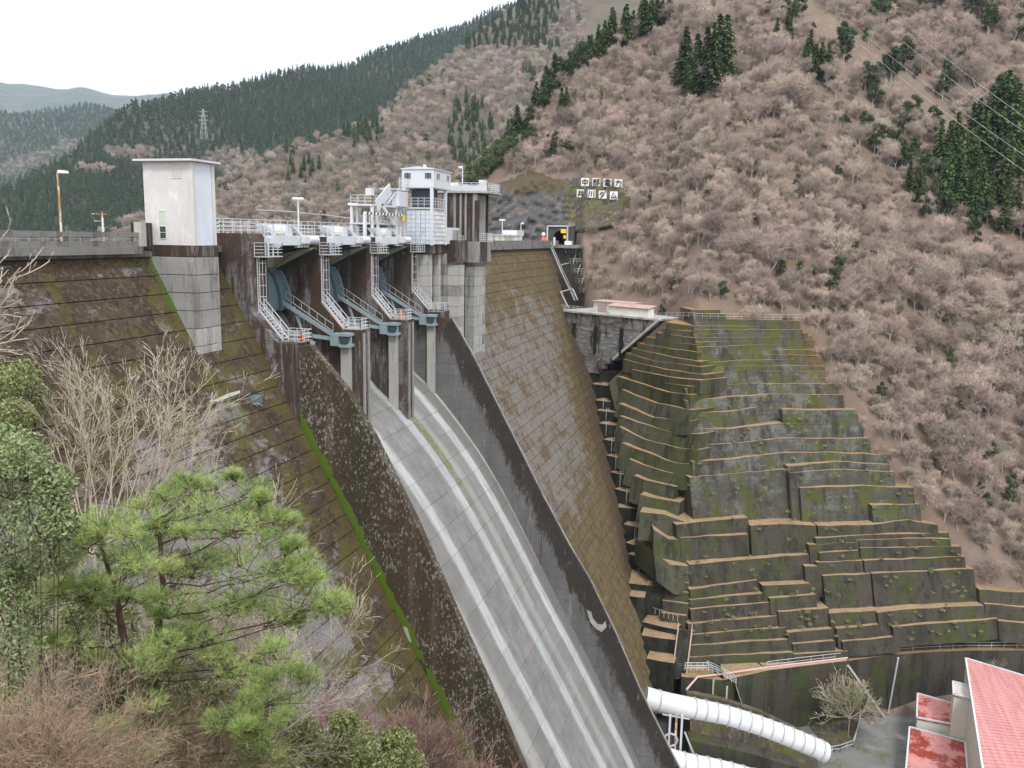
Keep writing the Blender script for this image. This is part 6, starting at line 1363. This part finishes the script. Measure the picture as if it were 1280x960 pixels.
o = link('needles', fast_mesh('needles', V, Fq, [m_needle]), pine); o['kind'] = 'stuff'
# ---- leafy shrubs
def bush(name, label, cat, clumps, depth, mat, n, size, flat=.8, jit=1.0, asp=.45, group=None, stemmat=None):
    cs = []; rs = []
    for x, y, r in clumps:
        d = depth+random.uniform(-jit, jit); cs.append(pc(x, y, d)); rs.append(r*d/F_PX)
    g0 = ground_under(cs[0]); t = thing(name, label, cat, tuple(g0), group)
    sg = [];
    for c, r in zip(cs, rs):
        mid = (c*.6+g0*.4)+nrng.normal(size=3)*.35; sg.append((g0+nrng.normal(size=3)*.08, mid, .010, .007)); sg.append((mid, c, .008, .005))
        for _ in range(9): sg.append((c*.85+mid*.15, c+nrng.normal(size=3)*r*.45, .010, .004))
    v, f_ = prisms(sg, 4); o = link('stems', fast_mesh('stems', v, f_, [stemmat or m_bark]), t); o['kind'] = 'stuff'
    v, f_ = leaves(nrng, cs, rs, n, size, flat, .35, asp); o = link('foliage', fast_mesh('foliage', v, f_, [mat]), t); o['kind'] = 'stuff'
    return t
bush('evergreen_shrub', 'dense broad-leaved evergreen with glossy dark grey-green leaves at the left edge', 'evergreen', [(15, 590, 48), (50, 640, 44), (20, 680, 50), (68, 605, 28), (5, 560, 34), (60, 690, 34), (30, 570, 34), (-15, 640, 50), (75, 655, 24), (8, 730, 34)], 13.5, m_leafg, 850, .040, 1)
bush('evergreen_shrub', 'thin leafy evergreen low at the left edge under the glossy one', 'evergreen', [(10, 770, 40), (25, 815, 34), (-5, 850, 40), (35, 775, 28), (10, 870, 26), (-10, 720, 40)], 14, m_leafg, 600, .040, 1)
bush('leafy_bush', 'pale olive leaved bush at the left edge in front of the dam face', 'bush', [(15, 485, 30), (42, 500, 24), (0, 515, 32), (30, 470, 22), (-15, 470, 30), (20, 520, 24)], 21, m_leafo, 900, .05, 1)
bush('leafy_bush', 'rounded olive green bush low in the foreground left of the chute wall', 'bush', [(435, 930, 36), (475, 945, 40), (405, 945, 34), (505, 962, 30), (450, 965, 40), (375, 955, 34), (430, 905, 20), (498, 930, 22)], 24, m_leafo, 1300, .060, .9)
bush('leafy_bush', 'small grey-green bush behind the base of the pine', 'bush', [(300, 955, 30), (270, 965, 30), (330, 965, 30), (240, 960, 26)], 19, m_leafo, 800, .045, .9)
bush('leafy_bush', 'grey green undergrowth behind the pine trunks', 'bush', [(85, 810, 30), (120, 825, 30), (110, 860, 34), (150, 850, 34), (60, 900, 34), (140, 890, 30), (230, 870, 34), (260, 880, 30), (210, 850, 26), (300, 890, 26), (100, 770, 24), (70, 780, 26)], 20, m_leafo, 800, .055, .9, 1.5)
bush('leafy_bush', 'dark leafy undergrowth low behind the pine', 'bush', [(90, 880, 40), (150, 930, 44), (200, 960, 44), (250, 920, 40), (300, 930, 38), (60, 940, 44), (120, 960, 40), (350, 910, 28), (180, 880, 36)], 25, m_leafo, 900, .075, .9, 1.5)
bush('leafy_bush', 'pale grey-green undergrowth right behind the pine trunks', 'bush', [(110, 770, 26), (150, 780, 26), (240, 790, 26), (280, 830, 30), (250, 840, 30), (320, 850, 26), (340, 890, 30), (370, 910, 28), (300, 860, 26), (200, 800, 24), (170, 820, 24), (390, 930, 26), (350, 930, 26), (280, 920, 30), (230, 930, 30)], 21.5, m_leafo, 900, .055, .9, 1.8)
# ---- bare shrubs built from recursive twigs
def twigs(name, label, cat, base, targets, depth, mat, maxlv=3, kids=(5, 8), r=.022, rmin=.0045, spread=.5, up=.1, dj=1.2, seed=0, group=None, wob=.13, shrink=.5, nseg=5):
    rng = np.random.default_rng(seed); b = pc(base[0], base[1], depth); g0 = ground_under(b); t = thing(name, label, cat, tuple(g0), group); thick = [(g0, b, r*1.6, r*1.3)]; thin = []
    for q in targets:
        d = depth+rng.uniform(-dj, dj); c = pc(q[0], q[1], d); s = b+rng.normal(size=3)*.12; v = c-s; Lh = np.linalg.norm(v); v = v/Lh
        grow(rng, s, v-np.array([0, 0, up*1.6]), Lh*.80, r*rng.uniform(.7, 1.1), 0, maxlv, thick, thin, spread, kids, up, nseg=nseg, wob=wob, shrink=shrink, fatlv=1)
    thin = [(a, c, max(x, rmin), max(y, rmin*.7)) for a, c, x, y in thin]; thick = [(a, c, max(x, rmin*1.4), max(y, rmin*1.4)) for a, c, x, y in thick]
    v, f_ = prisms(thick, 4); o = link('branches', fast_mesh('branches', v, f_, [mat]), t); o['kind'] = 'stuff'
    v, f_ = ribbons(thin); o = link('twigs', fast_mesh('twigs', v, f_, [mat]), t); o['kind'] = 'stuff'
    return t
twigs('bare_tree', 'pale leafless tree with fine fanning twigs in front of the left dam face', 'bare tree', (118, 690), [(35, 510), (60, 480), (95, 460), (130, 455), (165, 460), (200, 480), (235, 490), (262, 515), (280, 530), (120, 490), (170, 515), (215, 540), (150, 480), (80, 520), (250, 550), (100, 540)], 19, m_twigl, 3, (4, 6), .024, .0050, .5, .10, 1.6, 1, nseg=5, shrink=.44)
twigs('bare_tree', 'leafless sapling with whitish forked twigs beside the fanning tree', 'bare tree', (150, 720), [(60, 435), (115, 425), (160, 450), (220, 560), (260, 560), (290, 590), (100, 560)], 20.5, m_twigl, 3, (4, 6), .026, .0065, .5, .08, 1.2, 2, shrink=.42)
twigs('bare_tree', 'bare grey branches reaching in from the left edge above the bushes', 'bare tree', (-60, 440), [(45, 300), (58, 322), (35, 345), (20, 380), (60, 420)], 12, m_twigl, 2, (3, 5), .020, .006, .5, .05, .5, 3, shrink=.42)
twigs('bare_tree', 'thin leafless shrub with pinkish grey twigs right of the pine', 'bare tree', (325, 930), [(390, 700), (372, 720), (415, 740), (445, 780), (440, 825), (455, 850), (400, 790), (360, 760), (415, 700), (380, 840)], 18.5, m_twigl, 3, (4, 7), .020, .005, .55, .05, 1.2, 4, shrink=.46)
twigs('bare_tree', 'slender leafless sapling rising behind the top of the pine', 'bare tree', (240, 760), [(262, 570), (295, 590), (320, 605), (350, 625), (285, 620)], 22, m_twigl, 2, (4, 6), .018, .0065, .5, .05, .8, 5)
twigs('bare_shrub', 'tangle of pale grey leafless twigs behind the middle of the pine', 'bare shrub', (230, 960), [(120, 760), (160, 780), (200, 770), (250, 780), (300, 800), (340, 840), (370, 860), (100, 800), (280, 850), (320, 880), (200, 830), (150, 840)]*4, 21, m_twigl, 3, (5, 8), .018, .0075, .6, .08, 1.8, 7, shrink=.46)
twigs('bare_shrub', 'tangle of pale leafless twigs between the evergreen and the pine', 'bare shrub', (60, 960), [(40, 760), (70, 780), (100, 790), (30, 830), (90, 840), (120, 860), (60, 720)]*3, 18, m_twigl, 3, (4, 7), .014, .006, .6, .08, 1.5, 8, shrink=.46)
k = 0
for (bx, by, dd), tg in {(430, 1040, 34): [(400, 925), (430, 915), (455, 905), (380, 940), (480, 915), (350, 930)], (520, 1050, 36): [(500, 920), (530, 925), (560, 935), (470, 940), (545, 915)], (600, 1060, 38): [(590, 950), (615, 960), (570, 950), (630, 975)], (470, 1020, 30): [(460, 885), (420, 895), (500, 905)], (650, 1070, 42): [(630, 985), (650, 992), (660, 1000)]}.items():
    twigs('bare_shrub', ('pinkish brown leafless shrub under the green mossy wall edge', 'pinkish brown leafless shrub at the foot of the brown dam face', 'pinkish brown leafless shrub nearest the chute at the bottom edge', 'taller pinkish leafless shrub above the olive bush', 'low leafless shrub in the bottom corner by the chute wall')[k], 'bare shrub', (bx, by), tg*2, dd, m_twigp, 3, (5, 8), .024, .010, .55, .16, 1.5, 10+k, shrink=.5); k += 1
k = 0
for (bx, by, dd), tg in {(10, 1040, 9): [(0, 900), (30, 905), (60, 920), (90, 935), (-20, 910)], (70, 1050, 9.5): [(60, 910), (100, 920), (140, 935), (40, 900), (120, 915)], (120, 1060, 10): [(110, 940), (150, 945), (170, 960), (90, 930)], (200, 1060, 16): [(260, 930), (320, 910), (240, 900), (280, 890), (300, 945)]}.items():
    twigs('bare_shrub', ('tangled brown leafless shrub in the bottom left corner', 'tangled brown leafless shrub left of the pine trunks', 'small brown twiggy shrub touching the pine trunks', 'thin twiggy shrub between the pine branches')[k], 'bare shrub', (bx, by), tg*3, dd, m_twigb, 3, (6, 9), .008, .0021, .6, .05, .9, 20+k, shrink=.52); k += 1
# light bush in the yard below the terraces
bush('yard_bush', 'pale round leafless bush in front of the dark riverside wall', 'bush', [(1060, 878, 22), (1040, 882, 18), (1080, 882, 18), (1060, 862, 16), (1050, 872, 18), (1072, 868, 16)], 143, m_leafo, 260, .30, .8, .8, .12, None, m_twigl)
twigs('bare_shrub', 'leafless whitish twigs of the round bush below the stepped wall', 'bare shrub', (1062, 898), [(1030, 870), (1045, 855), (1065, 850), (1085, 858), (1095, 875), (1025, 885), (1100, 888)]*3, 143, m_twigl, 2, (5, 8), .05, .035, .6, .1, 2.5, 33)
# mossy debris and small plants on the terraces
dm = thing('moss_clumps', 'small grassy tufts growing along the joints of the stepped wall', 'plants', tuple(PB(1000, 600))); cs = []; rs = []
for _ in range(260):
    x, y = random.uniform(860, 1240), random.uniform(470, 800)
    if y < 470+(x-1040)*1.35: continue
    cs.append(PB(x, y)+np.array([0, 0, .3])); rs.append(random.uniform(.25, .6))
v, f_ = leaves(nrng, cs, rs, 60, .13, .5, .2); o = link('tuft', fast_mesh('tuft', v, f_, [m_leafo]), dm); o['kind'] = 'stuff'
# =========================================================== AIR
HAZE = 1
if HAZE:
    hm = bpy.data.materials.new('air_haze'); hm.use_nodes = True; ht = hm.node_tree; ht.nodes.clear(); ho = ht.nodes.new('ShaderNodeOutputMaterial'); pv = ht.nodes.new('ShaderNodeVolumePrincipled')
    pv.inputs['Color'].default_value = (.68, .85, 1, 1); pv.inputs['Density'].default_value = 8.5e-5; pv.inputs['Anisotropy'].default_value = .2; ht.links.new(pv.outputs[0], ho.inputs['Volume'])
    MB().box(-400, 14500, -9300, 14500, -103, 1900).build('haze', hm, kind='stuff')
